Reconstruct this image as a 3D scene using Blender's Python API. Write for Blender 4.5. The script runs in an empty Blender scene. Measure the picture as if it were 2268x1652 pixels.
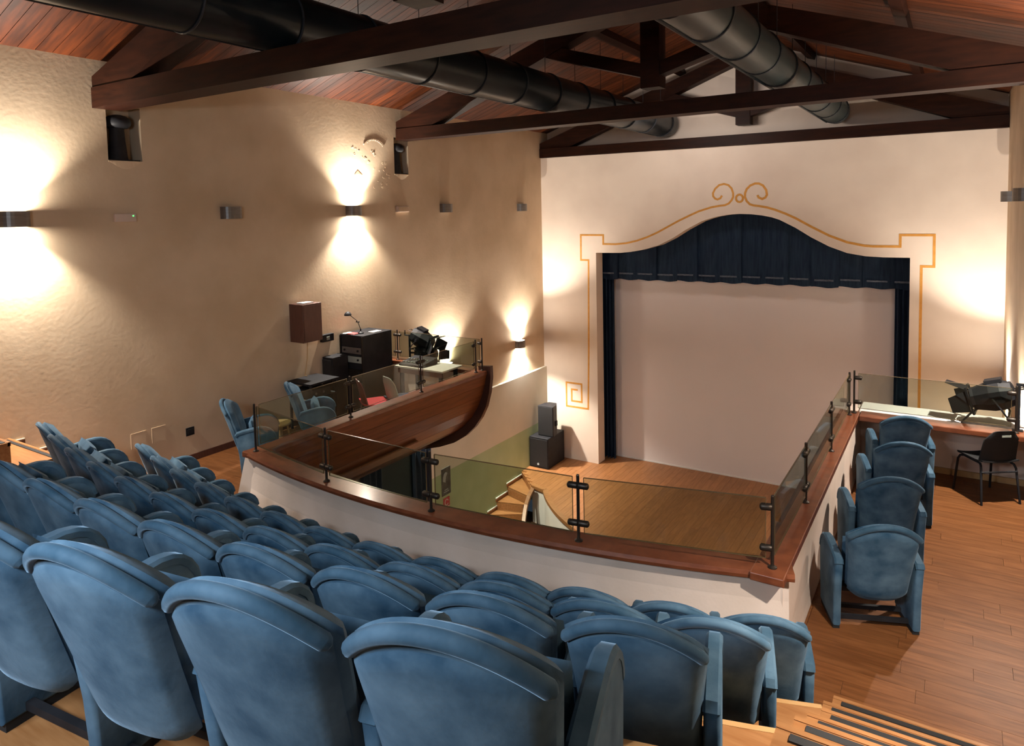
import bpy, bmesh, math, random
from mathutils import Vector, Matrix
random.seed(7)
PI = math.pi
S = bpy.context.scene
C = S.collection

# ------------------------------------------------------------------ camera
cam = bpy.data.cameras.new('camera')
cam.sensor_width = 36.0
cam.lens = 1546.709 / 2268 * 36.0
cam.shift_y = -(826 - 566.226) / 2268
cam.clip_start = 0.05
co = bpy.data.objects.new('camera', cam)
C.objects.link(co)
yaw, pit, rol = -0.5662, -0.0656, -0.0207
fwd = Vector((math.sin(yaw) * math.cos(pit), math.cos(yaw) * math.cos(pit), math.sin(pit)))
rt = Vector((math.cos(yaw), -math.sin(yaw), 0))
up = rt.cross(fwd)
r2 = math.cos(rol) * rt + math.sin(rol) * up
u2 = -math.sin(rol) * rt + math.cos(rol) * up
m = Matrix((r2, u2, -fwd)).transposed().to_4x4()
m.translation = Vector((0, 0, 3.3))
co.matrix_world = m
S.camera = co

# ------------------------------------------------------------------ world, light, exposure
w = bpy.data.worlds.new('world')
S.world = w
w.use_nodes = True
w.node_tree.nodes['Background'].inputs[0].default_value = (0.55, 0.68, 1.0, 1)
w.node_tree.nodes['Background'].inputs[1].default_value = 0.05
S.view_settings.view_transform = 'Standard'
S.view_settings.look = 'None'
S.view_settings.exposure = 0.24
S.view_settings.gamma = 1.0
S.view_settings.use_curve_mapping = False
S.cycles.use_denoising = True
S.cycles.max_bounces = 10
S.cycles.diffuse_bounces = 6
S.cycles.transparent_max_bounces = 16
S.cycles.sample_clamp_indirect = 6.0

SPOT_E = 680.0
GLOW_E = 24.0
WARM = (1.0, 0.91, 0.80)


def area(name, loc, target, sx, sy, e, col):
    l = bpy.data.lights.new(name, 'AREA')
    l.shape = 'RECTANGLE'
    l.size, l.size_y, l.energy, l.color = sx, sy, e, col
    o = bpy.data.objects.new(name, l)
    o.location = loc
    o.rotation_euler = (Vector(target) - Vector(loc)).to_track_quat('-Z', 'Y').to_euler()
    C.objects.link(o)
    return o


# added cool fill light, unseen, hanging free just behind the nearest row
area('added_cool_fill_rear', (-2.3, -0.75, 3.75), (-2.3, 1.2, 2.0), 1.8, 0.45, 125, (0.78, 0.89, 1.0))
# added fill lights without fixtures, for the parapet and seats and for the gable
area('added_fill_rear', (-3.6, 1.2, 5.3), (-3.4, 3.6, 0.0), 1.4, 0.5, 10, (1.0, 0.95, 0.92))
area('added_fill_stage', (-4.6, 12.6, 4.95), (-3.9, 15.4, 4.7), 1.2, 0.4, 34, (1.0, 0.9, 0.84))

# ------------------------------------------------------------------ materials
MATS = {}


def mat(name, col, rough=0.5, metal=0.0, col2=None, nscale=4.0, stretch=(1, 1, 1), bump=0.0, bscale=60.0, sheen=0.0,
        coat=0.0, rnd=0.0, spec=0.5, lo=0.35, hi=0.65, detail=4.0, coord='Object'):
    mt = bpy.data.materials.new(name)
    mt.use_nodes = True
    nt = mt.node_tree
    b = nt.nodes['Principled BSDF']
    b.inputs['Roughness'].default_value = rough
    b.inputs['Metallic'].default_value = metal
    b.inputs['Specular IOR Level'].default_value = spec
    if sheen:
        b.inputs['Sheen Weight'].default_value = sheen
        b.inputs['Sheen Roughness'].default_value = 0.35
        b.inputs['Sheen Tint'].default_value = (0.5, 0.75, 1, 1)
    if coat:
        b.inputs['Coat Weight'].default_value = coat
        b.inputs['Coat Roughness'].default_value = 0.15
    tc = nt.nodes.new('ShaderNodeTexCoord')
    mp = nt.nodes.new('ShaderNodeMapping')
    mp.inputs['Scale'].default_value = stretch
    nt.links.new(tc.outputs[coord], mp.inputs['Vector'])
    src = None
    if col2 is not None:
        nz = nt.nodes.new('ShaderNodeTexNoise')
        nz.inputs['Scale'].default_value = nscale
        nz.inputs['Detail'].default_value = detail
        nt.links.new(mp.outputs[0], nz.inputs['Vector'])
        oi = nt.nodes.new('ShaderNodeObjectInfo')
        cr = nt.nodes.new('ShaderNodeValToRGB')
        cr.color_ramp.elements[0].position = lo
        cr.color_ramp.elements[1].position = hi
        cr.color_ramp.elements[0].color = (*col, 1)
        cr.color_ramp.elements[1].color = (*col2, 1)
        if rnd:
            ad = nt.nodes.new('ShaderNodeVectorMath')
            ad.operation = 'ADD'
            ml = nt.nodes.new('ShaderNodeMath')
            ml.operation = 'MULTIPLY'
            ml.inputs[1].default_value = 37.0
            nt.links.new(oi.outputs['Random'], ml.inputs[0])
            nt.links.new(mp.outputs[0], ad.inputs[0])
            nt.links.new(ml.outputs[0], ad.inputs[1])
            nt.links.new(ad.outputs[0], nz.inputs['Vector'])
        nt.links.new(nz.outputs['Fac'], cr.inputs[0])
        src = cr.outputs[0]
        if rnd:
            hs = nt.nodes.new('ShaderNodeHueSaturation')
            mr = nt.nodes.new('ShaderNodeMapRange')
            mr.inputs[3].default_value = 1 - rnd
            mr.inputs[4].default_value = 1 + rnd
            nt.links.new(oi.outputs['Random'], mr.inputs[0])
            nt.links.new(mr.outputs[0], hs.inputs['Value'])
            nt.links.new(src, hs.inputs['Color'])
            src = hs.outputs[0]
        nt.links.new(src, b.inputs['Base Color'])
    else:
        b.inputs['Base Color'].default_value = (*col, 1)
    if bump:
        n2 = nt.nodes.new('ShaderNodeTexNoise')
        n2.inputs['Scale'].default_value = bscale
        n2.inputs['Detail'].default_value = 5
        nt.links.new(mp.outputs[0], n2.inputs['Vector'])
        bp = nt.nodes.new('ShaderNodeBump')
        bp.inputs['Strength'].default_value = bump
        bp.inputs['Distance'].default_value = 0.02
        nt.links.new(n2.outputs['Fac'], bp.inputs['Height'])
        nt.links.new(bp.outputs[0], b.inputs['Normal'])
    MATS[name] = mt
    return mt


def emat(name, col, e):
    mt = bpy.data.materials.new(name)
    mt.use_nodes = True
    b = mt.node_tree.nodes['Principled BSDF']
    b.inputs['Base Color'].default_value = (*col, 1)
    b.inputs['Emission Color'].default_value = (*col, 1)
    b.inputs['Emission Strength'].default_value = e
    return mt


def glass_mat(name, tint):
    mt = bpy.data.materials.new(name)
    mt.use_nodes = True
    nt = mt.node_tree
    nt.nodes.remove(nt.nodes['Principled BSDF'])
    out = nt.nodes['Material Output']
    tr = nt.nodes.new('ShaderNodeBsdfTransparent')
    tr.inputs[0].default_value = (*tint, 1)
    gl = nt.nodes.new('ShaderNodeBsdfGlossy')
    gl.inputs['Roughness'].default_value = 0.02
    lw_ = nt.nodes.new('ShaderNodeLayerWeight')
    pw_ = nt.nodes.new('ShaderNodeMath')
    pw_.operation = 'POWER'
    pw_.inputs[1].default_value = 4.0
    fr = nt.nodes.new('ShaderNodeMath')
    fr.operation = 'MULTIPLY_ADD'
    fr.inputs[1].default_value = 0.5
    fr.inputs[2].default_value = 0.025
    nt.links.new(lw_.outputs['Facing'], pw_.inputs[0])
    nt.links.new(pw_.outputs[0], fr.inputs[0])
    mx = nt.nodes.new('ShaderNodeMixShader')
    nt.links.new(fr.outputs[0], mx.inputs[0])
    nt.links.new(tr.outputs[0], mx.inputs[1])
    nt.links.new(gl.outputs[0], mx.inputs[2])
    nt.links.new(mx.outputs[0], out.inputs['Surface'])
    return mt


PLASTER = mat('ochre_plaster', (0.58, 0.44, 0.295), 0.85, col2=(0.68, 0.53, 0.37), nscale=1.3, bump=0.06, bscale=22, spec=0.2, detail=6)
STAGEW = mat('pale_plaster', (0.70, 0.58, 0.48), 0.85, col2=(0.77, 0.65, 0.54), nscale=1.1, bump=0.05, bscale=40, spec=0.2)
PARAW = mat('pinkish_plaster', (0.60, 0.48, 0.40), 0.85, col2=(0.68, 0.55, 0.47), nscale=2.2, bump=0.05, bscale=40, spec=0.2)
GREY = mat('grey_white_paint', (0.70, 0.68, 0.58), 0.8, col2=(0.75, 0.72, 0.62), nscale=2)
WHITE = mat('white_paint', (0.72, 0.69, 0.66), 0.7, col2=(0.76, 0.74, 0.71), nscale=2)
GREENP = mat('sage_green_paint', (0.40, 0.52, 0.30), 0.75, col2=(0.45, 0.57, 0.35), nscale=2)
FLOORW = mat('oiled_oak', (0.125, 0.044, 0.013), 0.45, col2=(0.19, 0.074, 0.025), nscale=3.5, stretch=(1, 9, 9), rnd=0.10, bump=0.04, bscale=30, spec=0.25)
STAGEF = mat('stage_oak', (0.27, 0.115, 0.04), 0.40, col2=(0.35, 0.155, 0.06), nscale=3.5, stretch=(9, 1, 9), rnd=0.10, bump=0.04, bscale=30, spec=0.35)
STEPW = mat('step_oak', (0.25, 0.105, 0.036), 0.35, col2=(0.32, 0.15, 0.058), nscale=4, stretch=(1, 9, 9), rnd=0.06, spec=0.4)
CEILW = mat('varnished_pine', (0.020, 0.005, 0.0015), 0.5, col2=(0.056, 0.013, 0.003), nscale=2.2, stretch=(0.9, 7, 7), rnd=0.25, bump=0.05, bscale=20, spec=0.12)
DARKV = mat('dark_void', (0.02, 0.015, 0.012), 0.9)
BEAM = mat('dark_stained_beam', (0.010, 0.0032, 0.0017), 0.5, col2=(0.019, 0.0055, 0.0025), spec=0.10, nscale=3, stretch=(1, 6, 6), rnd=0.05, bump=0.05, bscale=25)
RAIL = mat('mahogany', (0.13, 0.035, 0.014), 0.3, col2=(0.20, 0.060, 0.025), nscale=4, stretch=(2, 2, 8), rnd=0.05, coat=0.25)
HULL = mat('mahogany_panel', (0.13, 0.036, 0.011), 0.36, col2=(0.20, 0.060, 0.018), nscale=3, stretch=(10, 0.8, 10), rnd=0.10, coat=0.15)
HULLD = mat('dark_mahogany', (0.05, 0.018, 0.012), 0.4, col2=(0.07, 0.025, 0.016), nscale=4)
VELVET = mat('blue_velvet', (0.016, 0.050, 0.092), 0.75, col2=(0.088, 0.155, 0.22), nscale=6.0, rnd=0.05, sheen=0.22, bump=0.06, bscale=45, spec=0.15, lo=0.3, hi=0.72, detail=6)
VELVET2 = mat('blue_velvet_roll', (0.026, 0.066, 0.108), 0.7, col2=(0.066, 0.122, 0.178), nscale=7, rnd=0.05, sheen=0.28, bump=0.05, bscale=60, spec=0.15)
BLACK = mat('black_paint', (0.009, 0.009, 0.011), 0.6, spec=0.25, col2=(0.014, 0.014, 0.017), nscale=8)
BLACKG = mat('black_gloss_duct', (0.004, 0.0065, 0.008), 0.3, col2=(0.006, 0.009, 0.011), nscale=3, spec=0.14)
DUCT = mat('dark_green_duct', (0.013, 0.019, 0.018), 0.38, col2=(0.016, 0.022, 0.021), nscale=3, spec=0.35)
DMETAL = mat('dark_bronze_metal', (0.045, 0.035, 0.028), 0.4, metal=0.7)
STEEL = mat('brushed_steel', (0.16, 0.145, 0.135), 0.42, metal=0.6, col2=(0.20, 0.185, 0.175), nscale=5, stretch=(1, 1, 12))
CHROME = mat('chrome', (0.7, 0.7, 0.7), 0.15, metal=1.0)
GREYP = mat('grey_plastic', (0.30, 0.33, 0.29), 0.5)
REDP = mat('red_plastic', (0.11, 0.010, 0.012), 0.4)
REDF = mat('red_fabric', (0.42, 0.006, 0.015), 0.8)
DBLUEF = mat('dark_blue_fabric', (0.015, 0.03, 0.06), 0.8)
NAVY = mat('navy_velvet', (0.006, 0.013, 0.030), 0.8, col2=(0.012, 0.024, 0.048), nscale=4, stretch=(6, 6, 0.6), sheen=0.12, spec=0.1)
NAVYT = mat('navy_trim', (0.10, 0.12, 0.16), 0.7, col2=(0.015, 0.025, 0.045), nscale=18, stretch=(1, 1, 8))
TEAL = mat('doorway_shade_teal', (0.02, 0.04, 0.05), 0.8)
SCREEN = mat('screen_cloth', (0.74, 0.68, 0.66), 0.9, col2=(0.78, 0.71, 0.69), nscale=0.6, spec=0.1)
YELLOW = mat('ochre_line_paint', (0.55, 0.24, 0.035), 0.7, col2=(0.62, 0.29, 0.05), nscale=14)
SPKB = mat('brown_wood_veneer', (0.085, 0.030, 0.020), 0.5, col2=(0.11, 0.042, 0.028), nscale=5, stretch=(8, 8, 1))
TABLEW = mat('white_laminate', (0.66, 0.62, 0.54), 0.4)
PAPER = mat('paper', (0.75, 0.72, 0.68), 0.8)
REDPAP = mat('red_paper', (0.65, 0.06, 0.06), 0.7)
STOOLW = mat('light_wood', (0.45, 0.25, 0.10), 0.5, col2=(0.5, 0.3, 0.13), nscale=6)
POSTER = mat('poster_print', (0.045, 0.045, 0.042), 0.6, col2=(0.13, 0.13, 0.12), nscale=9)
PALEB = mat('pale_print', (0.42, 0.46, 0.47), 0.7)
REDS = mat('sign_red', (0.50, 0.035, 0.05), 0.5)
WHITES = mat('sign_white', (0.75, 0.62, 0.60), 0.5)
RUBBER = mat('black_rubber', (0.008, 0.008, 0.009), 0.8)
GLASS = glass_mat('smoked_glass', (0.80, 0.84, 0.79))
GLASSE = mat('glass_edge', (0.10, 0.07, 0.035), 0.2)
LIT = emat('lit_lens', (1.0, 0.93, 0.82), 12.0)
LED = emat('green_led', (0.1, 1.0, 0.2), 2.0)
OFFL = mat('unlit_lens', (0.10, 0.09, 0.085), 0.3)
FLAKE = mat('bare_plaster', (0.62, 0.47, 0.32), 0.9, col2=(0.70, 0.56, 0.40), nscale=9)
HOLE = mat('bare_brick', (0.24, 0.13, 0.08), 0.9)

# ------------------------------------------------------------------ helpers


def new():
    return bmesh.new()


def obj(name, bm, mt, parent=None, smooth=False, world=True, bevel=0.0):
    """link a bmesh as one object; parents here are unrotated, so vertices given in world space are shifted back"""
    me = bpy.data.meshes.new(name)
    bmesh.ops.recalc_face_normals(bm, faces=bm.faces[:])
    bm.to_mesh(me)
    bm.free()
    if smooth:
        for p in me.polygons:
            p.use_smooth = True
        me.set_sharp_from_angle(angle=math.radians(42))
    me.materials.append(mt)
    o = bpy.data.objects.new(name, me)
    C.objects.link(o)
    if parent is not None:
        o.parent = parent
        if world:
            t = Vector((0, 0, 0))
            p = parent
            while p is not None:
                t += Vector(p.location)
                p = p.parent
            o.location = -t
    if bevel:
        md = o.modifiers.new('bevel', 'BEVEL')
        md.width = bevel
        md.segments = 2
        md.limit_method = 'ANGLE'
    return o


def tag(o, label=None, cat=None, group=None, kind=None):
    if label:
        o['label'] = label
    if cat:
        o['category'] = cat
    if group:
        o['group'] = group
    if kind:
        o['kind'] = kind
    return o


def thing(name, label, cat, loc=(0, 0, 0), rz=0.0, group=None, kind=None):
    o = bpy.data.objects.new(name, None)
    o.empty_display_size = 0.1
    C.objects.link(o)
    o.location = loc
    o.rotation_euler = (0, 0, rz)
    return tag(o, label, cat, group, kind)


def bx(bm, x0, x1, y0, y1, z0, z1):
    v = [bm.verts.new((x, y, z)) for x in (x0, x1) for y in (y0, y1) for z in (z0, z1)]
    for f in ((0, 1, 3, 2), (4, 6, 7, 5), (0, 4, 5, 1), (2, 3, 7, 6), (0, 2, 6, 4), (1, 5, 7, 3)):
        bm.faces.new([v[i] for i in f])
    return v


def box(x0, x1, y0, y1, z0, z1):
    bm = new()
    bx(bm, x0, x1, y0, y1, z0, z1)
    return bm


def prism(bm, pts, axis, a, b):
    """pts in the two other axes, extruded from a to b along axis"""
    def P(p, t):
        return {'x': (t, p[0], p[1]), 'y': (p[0], t, p[1]), 'z': (p[0], p[1], t)}[axis]
    A = [bm.verts.new(P(p, a)) for p in pts]
    B = [bm.verts.new(P(p, b)) for p in pts]
    n = len(pts)
    bm.faces.new(A)
    bm.faces.new(B[::-1])
    for i in range(n):
        bm.faces.new((A[i], B[i], B[(i + 1) % n], A[(i + 1) % n]))
    return bm


def beam(bm, p, q, wd, ht, upv=(0, 0, 1)):
    """box beam from p to q, wd across, ht along upv"""
    p, q, upv = Vector(p), Vector(q), Vector(upv)
    d = (q - p).normalized()
    s = d.cross(upv).normalized() * wd / 2
    u = s.cross(d).normalized() * ht / 2
    A = [bm.verts.new(p + a * s + b * u) for a, b in ((-1, -1), (1, -1), (1, 1), (-1, 1))]
    B = [bm.verts.new(q + a * s + b * u) for a, b in ((-1, -1), (1, -1), (1, 1), (-1, 1))]
    bm.faces.new(A)
    bm.faces.new(B[::-1])
    for i in range(4):
        bm.faces.new((A[i], B[i], B[(i + 1) % 4], A[(i + 1) % 4]))
    return bm


def tube(bm, pts, r, n=8, cap=True):
    pts = [Vector(p) for p in pts]
    rs = r if isinstance(r, (list, tuple)) else [r] * len(pts)
    ref = None
    prev = None
    first = last = None
    for i, p in enumerate(pts):
        d = (pts[min(i + 1, len(pts) - 1)] - pts[max(i - 1, 0)]).normalized()
        if ref is None:
            ref = d.orthogonal().normalized()
        ref = (ref - ref.dot(d) * d)
        ref = ref.normalized() if ref.length > 1e-6 else d.orthogonal().normalized()
        b = d.cross(ref)
        ring = [bm.verts.new(p + rs[i] * (math.cos(2 * PI * k / n) * ref + math.sin(2 * PI * k / n) * b)) for k in range(n)]
        if prev:
            for k in range(n):
                bm.faces.new((prev[k], prev[(k + 1) % n], ring[(k + 1) % n], ring[k]))
        else:
            first = ring
        prev = ring
    if cap:
        bm.faces.new(first[::-1])
        bm.faces.new(prev)
    return bm


def lathe(bm, prof, n=16, c=(0, 0, 0)):
    """prof: (r, z) list, bottom to top, around z"""
    rings = []
    for r, z in prof:
        rings.append([bm.verts.new((c[0] + r * math.cos(2 * PI * k / n), c[1] + r * math.sin(2 * PI * k / n), c[2] + z)) for k in range(n)])
    for a, b in zip(rings, rings[1:]):
        for k in range(n):
            bm.faces.new((a[k], a[(k + 1) % n], b[(k + 1) % n], b[k]))
    bm.faces.new(rings[0][::-1])
    bm.faces.new(rings[-1])
    return bm


CX, CY = -4.15, 14.52       # centre of the curved gallery


def arc(R, ph):
    return (CX + R * math.sin(ph), CY - R * math.cos(ph))


def arc_sweep(bm, prof, p0, p1, n=24):
    """prof: closed (R, z) polygon swept about the gallery centre from angle p0 to p1"""
    rings = []
    for i in range(n + 1):
        ph = p0 + (p1 - p0) * i / n
        rings.append([bm.verts.new((*arc(R, ph), z)) for R, z in prof])
    k = len(prof)
    for a, b in zip(rings, rings[1:]):
        for j in range(k):
            bm.faces.new((a[j], a[(j + 1) % k], b[(j + 1) % k], b[j]))
    bm.faces.new(rings[0])
    bm.faces.new(rings[-1][::-1])
    return bm


def kids(o):
    return list(o.children)


def dup(root, loc, rz, label, group=None):
    r = root.copy()
    C.objects.link(r)
    r.location = loc
    r.rotation_euler = (0, 0, rz)
    r['label'] = label
    if group:
        r['group'] = group
    for ch in kids(root):
        c = ch.copy()
        C.objects.link(c)
        c.parent = r
        for g in kids(ch):
            d = g.copy()
            C.objects.link(d)
            d.parent = c
    return r


def lerp(pts, x):
    for (x0, y0), (x1, y1) in zip(pts, pts[1:]):
        if x <= x1:
            return y0 + (y1 - y0) * (x - x0) / (x1 - x0)
    return pts[-1][1]


# ------------------------------------------------------------------ room dimensions
XL, XR = -8.67, 0.77
YS = 15.05                   # proscenium wall
YB = -2.7                    # rear wall
YG = 15.4                    # gable above the proscenium
ZS = -2.89                   # stage floor
ZH = -3.75                   # hall floor below
XC = -3.85
ZE, SL = 5.18, 0.345         # eaves height, roof slope
ZRIDGE = ZE + SL * (XC - XL)

# ---- left wall with two niches
bm = new()
bx(bm, XL - 0.35, XL, YB, YG + 1.4, -0.63, 4.0)
ny = [YB, 4.58, 5.0, 9.70, 10.09, YG + 1.4]
for a, b in ((0, 1), (2, 3), (4, 5)):
    bx(bm, XL - 0.35, XL, ny[a], ny[b], 4.0, 4.66)
bx(bm, XL - 0.35, XL, YB, YG + 1.4, 4.66, 5.5)
for a, b in ((1, 2), (3, 4)):
    bx(bm, XL - 0.35, XL - 0.26, ny[a], ny[b], 4.0, 4.66)
wl = obj('wall_left', bm, PLASTER)
tag(wl, 'long ochre plaster side wall with wall lights and peeling patch', kind='structure')
# sloped sills cut below the niches
for y0, y1, pale in ((4.58, 5.0, 0), (9.70, 10.09, 1)):
    bm = new()
    ym = (y0 + y1) / 2
    n = 8
    top = [(XL + 0.012, y0 + (y1 - y0) * i / n, 4.0) for i in range(n + 1)]
    bot = [(XL + 0.004, y0 + (y1 - y0) * i / n, 4.0 - 0.10 * math.sin(PI * i / n) - 0.002) for i in range(n + 1)]
    T = [bm.verts.new(p) for p in top]
    B = [bm.verts.new(p) for p in bot]
    for i in range(n):
        bm.faces.new((T[i], T[i + 1], B[i + 1], B[i]))
    bx(bm, XL - 0.26, XL + 0.012, y0, y1, 3.985, 4.0)
    obj('niche_sill', bm, FLAKE if pale else PLASTER, wl)
# lower left wall (proud ledge) with its green wainscot
bm = box(XL - 0.2, -8.6, YB, YS, -1.95, -0.63)
lw = tag(obj('wall_left_lower', bm, GREY), 'cream lower side wall below the ledge, above green paint', kind='structure')
bm = box(XL - 0.2, -8.6, YB, YS, ZH, -1.95)
obj('wainscot', bm, GREENP, lw)
# ---- right wall with a niche at the second truss
bm = new()
bx(bm, XR, XR + 0.35, YB, YG + 1.4, ZH, 4.0)
for a, b in ((0, 3), (4, 5)):
    bx(bm, XR, XR + 0.35, ny[a], ny[b], 4.0, 4.66)
bx(bm, XR, XR + 0.35, YB, YG + 1.4, 4.66, 5.5)
bx(bm, XR + 0.28, XR + 0.35, 9.7, 10.09, 4.0, 4.66)
wr = tag(obj('wall_right', bm, PLASTER), 'ochre plaster side wall at the right edge', kind='structure')
# ---- unseen rear wall, with an opening added to let cool sky light in
bm = new()
bx(bm, XL, XR, YB - 0.3, YB, ZH, 2.9)
bx(bm, XL, -4.0, YB - 0.3, YB, 2.9, 4.3)
bx(bm, -1.2, XR, YB - 0.3, YB, 2.9, 4.3)
bx(bm, XL, XR, YB - 0.3, YB, 4.3, 7.0)
tag(obj('wall_back', bm, PLASTER), 'ochre rear wall behind the seats', kind='structure')

# ---- proscenium wall with the curved opening
TOP = [(-7.2, 2.238), (-6.578, 2.247), (-6.33, 2.272), (-6.078, 2.316), (-5.647, 2.434), (-5.332, 2.587), (-5.024, 2.777), (-4.673, 2.962),
       (-4.5, 3.02), (-4.331, 3.063), (-4.1, 3.10), (-3.857, 3.114), (-3.62, 3.104), (-3.399, 3.077), (-3.2, 3.035), (-3.043, 2.98), (-2.739, 2.818),
       (-2.44, 2.624), (-2.107, 2.443), (-1.782, 2.318), (-1.466, 2.262), (-1.157, 2.245), (-0.706, 2.245)]
ZT = 4.55
bm = new()
bx(bm, XL, -7.2, YS, YG, ZH, ZT)
bx(bm, -0.706, XR, YS, YG, ZH, ZT)
for (x0, z0), (x1, z1) in zip(TOP, TOP[1:]):
    prism(bm, [(x0, z0), (x1, z1), (x1, ZT), (x0, ZT)], 'y', YS, YG)
bmesh.ops.remove_doubles(bm, verts=bm.verts[:], dist=1e-4)
ws = tag(obj('wall_stage', bm, STAGEW), 'pale proscenium wall with curved stage opening', kind='structure')
bm = new()
prism(bm, [(XL, ZT), (XR, ZT), (XR, ZE), (XC, ZRIDGE), (XL, ZE)], 'y', YG, YG + 0.3)
tag(obj('wall_gable', bm, STAGEW), 'pale gable wall above the stage behind the last truss', kind='structure')

# painted line ornament on the proscenium wall
LEFTL = [(-7.739, -1.136), (-7.905, -1.136), (-7.905, -1.425), (-7.632, -1.425), (-7.632, -0.98), (-8.05, -0.98), (-8.05, -1.57), (-7.46, -1.57),
         (-7.425, -0.174), (-7.398, 2.06), (-7.60, 2.06), (-7.595, 2.66), (-7.007, 2.66), (-7.01, 2.45), (-6.686, 2.448), (-6.426, 2.474), (-6.17, 2.531),
         (-5.917, 2.615), (-5.669, 2.722), (-5.426, 2.849), (-5.186, 2.975), (-4.951, 3.085), (-4.72, 3.185), (-4.45, 3.265), (-4.28, 3.293),
         (-4.161, 3.303), (-4.077, 3.339), (-4.019, 3.405), (-3.985, 3.472), (-3.985, 3.556), (-4.019, 3.658), (-4.085, 3.728), (-4.178, 3.756),
         (-4.279, 3.735), (-4.364, 3.661), (-4.412, 3.569), (-4.408, 3.5), (-4.365, 3.448), (-4.314, 3.43), (-4.254, 3.454), (-4.22, 3.512)]
RIGHTL = [(-3.487, 3.5), (-3.463, 3.45), (-3.391, 3.415), (-3.327, 3.446), (-3.296, 3.502), (-3.312, 3.601), (-3.376, 3.694), (-3.456, 3.738),
          (-3.536, 3.741), (-3.632, 3.703), (-3.705, 3.631), (-3.738, 3.549), (-3.74, 3.465), (-3.705, 3.381), (-3.64, 3.313), (-3.567, 3.287),
          (-3.454, 3.272), (-3.295, 3.24), (-3.137, 3.190), (-2.929, 3.105), (-2.74, 3.013), (-2.442, 2.839), (-2.109, 2.66), (-1.784, 2.530),
          (-1.48, 2.465), (-1.332, 2.455), (-0.872, 2.455), (-0.872, 2.672), (-0.322, 2.672), (-0.32, 2.088), (-0.521, 2.088), (-0.519, -0.9), (-0.517, -1.57),
          (0.07, -1.57), (0.07, -0.98), (-0.35, -0.98), (-0.35, -1.425), (-0.07, -1.425), (-0.07, -1.136), (-0.23, -1.136)]


def stroke(bm, pts, wd, y, th, closed=False):
    """flat mitred ribbon in the x-z plane"""
    n = len(pts)
    L, R = [], []
    for i, p in enumerate(pts):
        a = Vector(pts[(i - 1) % n] if closed or i else pts[i])
        b = Vector(pts[(i + 1) % n] if closed or i < n - 1 else pts[i])
        q = Vector(p)
        d1 = (q - a).normalized() if (q - a).length > 1e-6 else (b - q).normalized()
        d2 = (b - q).normalized() if (b - q).length > 1e-6 else d1
        n1 = Vector((-d1[1], d1[0]))
        n2 = Vector((-d2[1], d2[0]))
        mt = n1 + n2
        mt = mt.normalized() if mt.length > 1e-6 else n1
        k = min(1.6, 1 / max(0.3, mt.dot(n1)))
        L.append(q + mt * wd / 2 * k)
        R.append(q - mt * wd / 2 * k)
    rng = range(n if closed else n - 1)
    vs = [[bm.verts.new((p[0], yy, p[1])) for p in side] for side in (L, R) for yy in (y, y - th)]
    for i in rng:
        j = (i + 1) % n
        bm.faces.new((vs[1][i], vs[1][j], vs[3][j], vs[3][i]))
        bm.faces.new((vs[0][i], vs[0][j], vs[1][j], vs[1][i]))
        bm.faces.new((vs[2][i], vs[3][i], vs[3][j], vs[2][j]))


bm = new()
stroke(bm, LEFTL, 0.042, YS, 0.003)
stroke(bm, RIGHTL, 0.046, YS, 0.003)
stroke(bm, [(-3.853 + 0.072 * math.cos(t * PI / 8), 3.443 + 0.078 * math.sin(t * PI / 8)) for t in range(16)], 0.045, YS, 0.0035, True)
tag(obj('painted_ornament', bm, YELLOW, ws), 'ochre painted border line with scrolls and square spirals')

# ---- stage floor, apron and stage house
APC, APR = (-3.95, 15.55), 4.40


def apron_y(x):
    d = abs(x - APC[0])
    return APC[1] - math.sqrt(max(APR * APR - d * d, 0)) if d < 3.95 else 13.6


bm = new()
front = []
n = 36
for i in range(n + 1):
    x = APC[0] - 3.62 + 7.24 * i / n
    front.append((x, apron_y(x)))
poly = [(XL + 0.07, 13.75), (-7.95, 13.15)] + front + [(0.0, 13.15), (XR, 13.75), (XR, 16.6), (XL + 0.07, 16.6)]
prism(bm, poly, 'z', ZS - 0.10, ZS - 0.018)
sf = tag(obj('stage_floor', bm, STAGEF), 'oak plank stage floor with curved front apron', kind='structure')
pw = 0.142
x = XL + 0.075
pm = {}
while x < XR - pw:
    xc = x + pw / 2
    ys = 13.9 - 0.75 * min(1, max(0, (xc + 8.6) / 0.7)) if xc < -7.57 else (apron_y(xc) + 0.02 if xc < -0.33 else 13.3)
    y = ys
    y -= 0.0
    if xc < -7.57:
        y -= 0.05
    first = True
    while y < 16.5:
        L = random.choice((1.4, 1.8, 2.2))
        if first:
            L *= random.uniform(0.4, 1.0)
        first = False
        y1 = min(y + L, 16.55)
        me = obj('plank', box(0, pw - 0.003, 0, y1 - y - 0.003, 0, 0.018), STAGEF, sf, world=False)
        me.location = (x, y, ZS - 0.018)
        y = y1
    x += pw
# apron nosing and white apron front
bm = new()
P = [(XL + 0.07, 13.75), (-7.95, 13.15)] + front + [(0.0, 13.15), (XR, 13.75)]
for (a, b), (c, d) in zip(P[1:], P[2:-1]):
    beam(bm, (a, b + 0.02, ZS - 0.03), (c, d + 0.02, ZS - 0.03), 0.11, 0.072)
obj('nosing', bm, STEPW, sf)
bm = new()
for (a, b), (c, d) in zip(P[1:], P[2:-1]):
    beam(bm, (a, b + 0.03, (ZH + ZS) / 2 - 0.05), (c, d + 0.03, (ZH + ZS) / 2 - 0.05), 0.04, ZS - ZH - 0.1)
tag(obj('wall_apron', bm, WHITE), 'white curved wall under the stage front edge', kind='structure')
bm = box(XL - 0.2, XR, YB, 13.6, ZH - 0.1, ZH)
tag(obj('floor_hall', bm, FLOORW), 'dim oak hall floor below the gallery', kind='structure')
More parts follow.
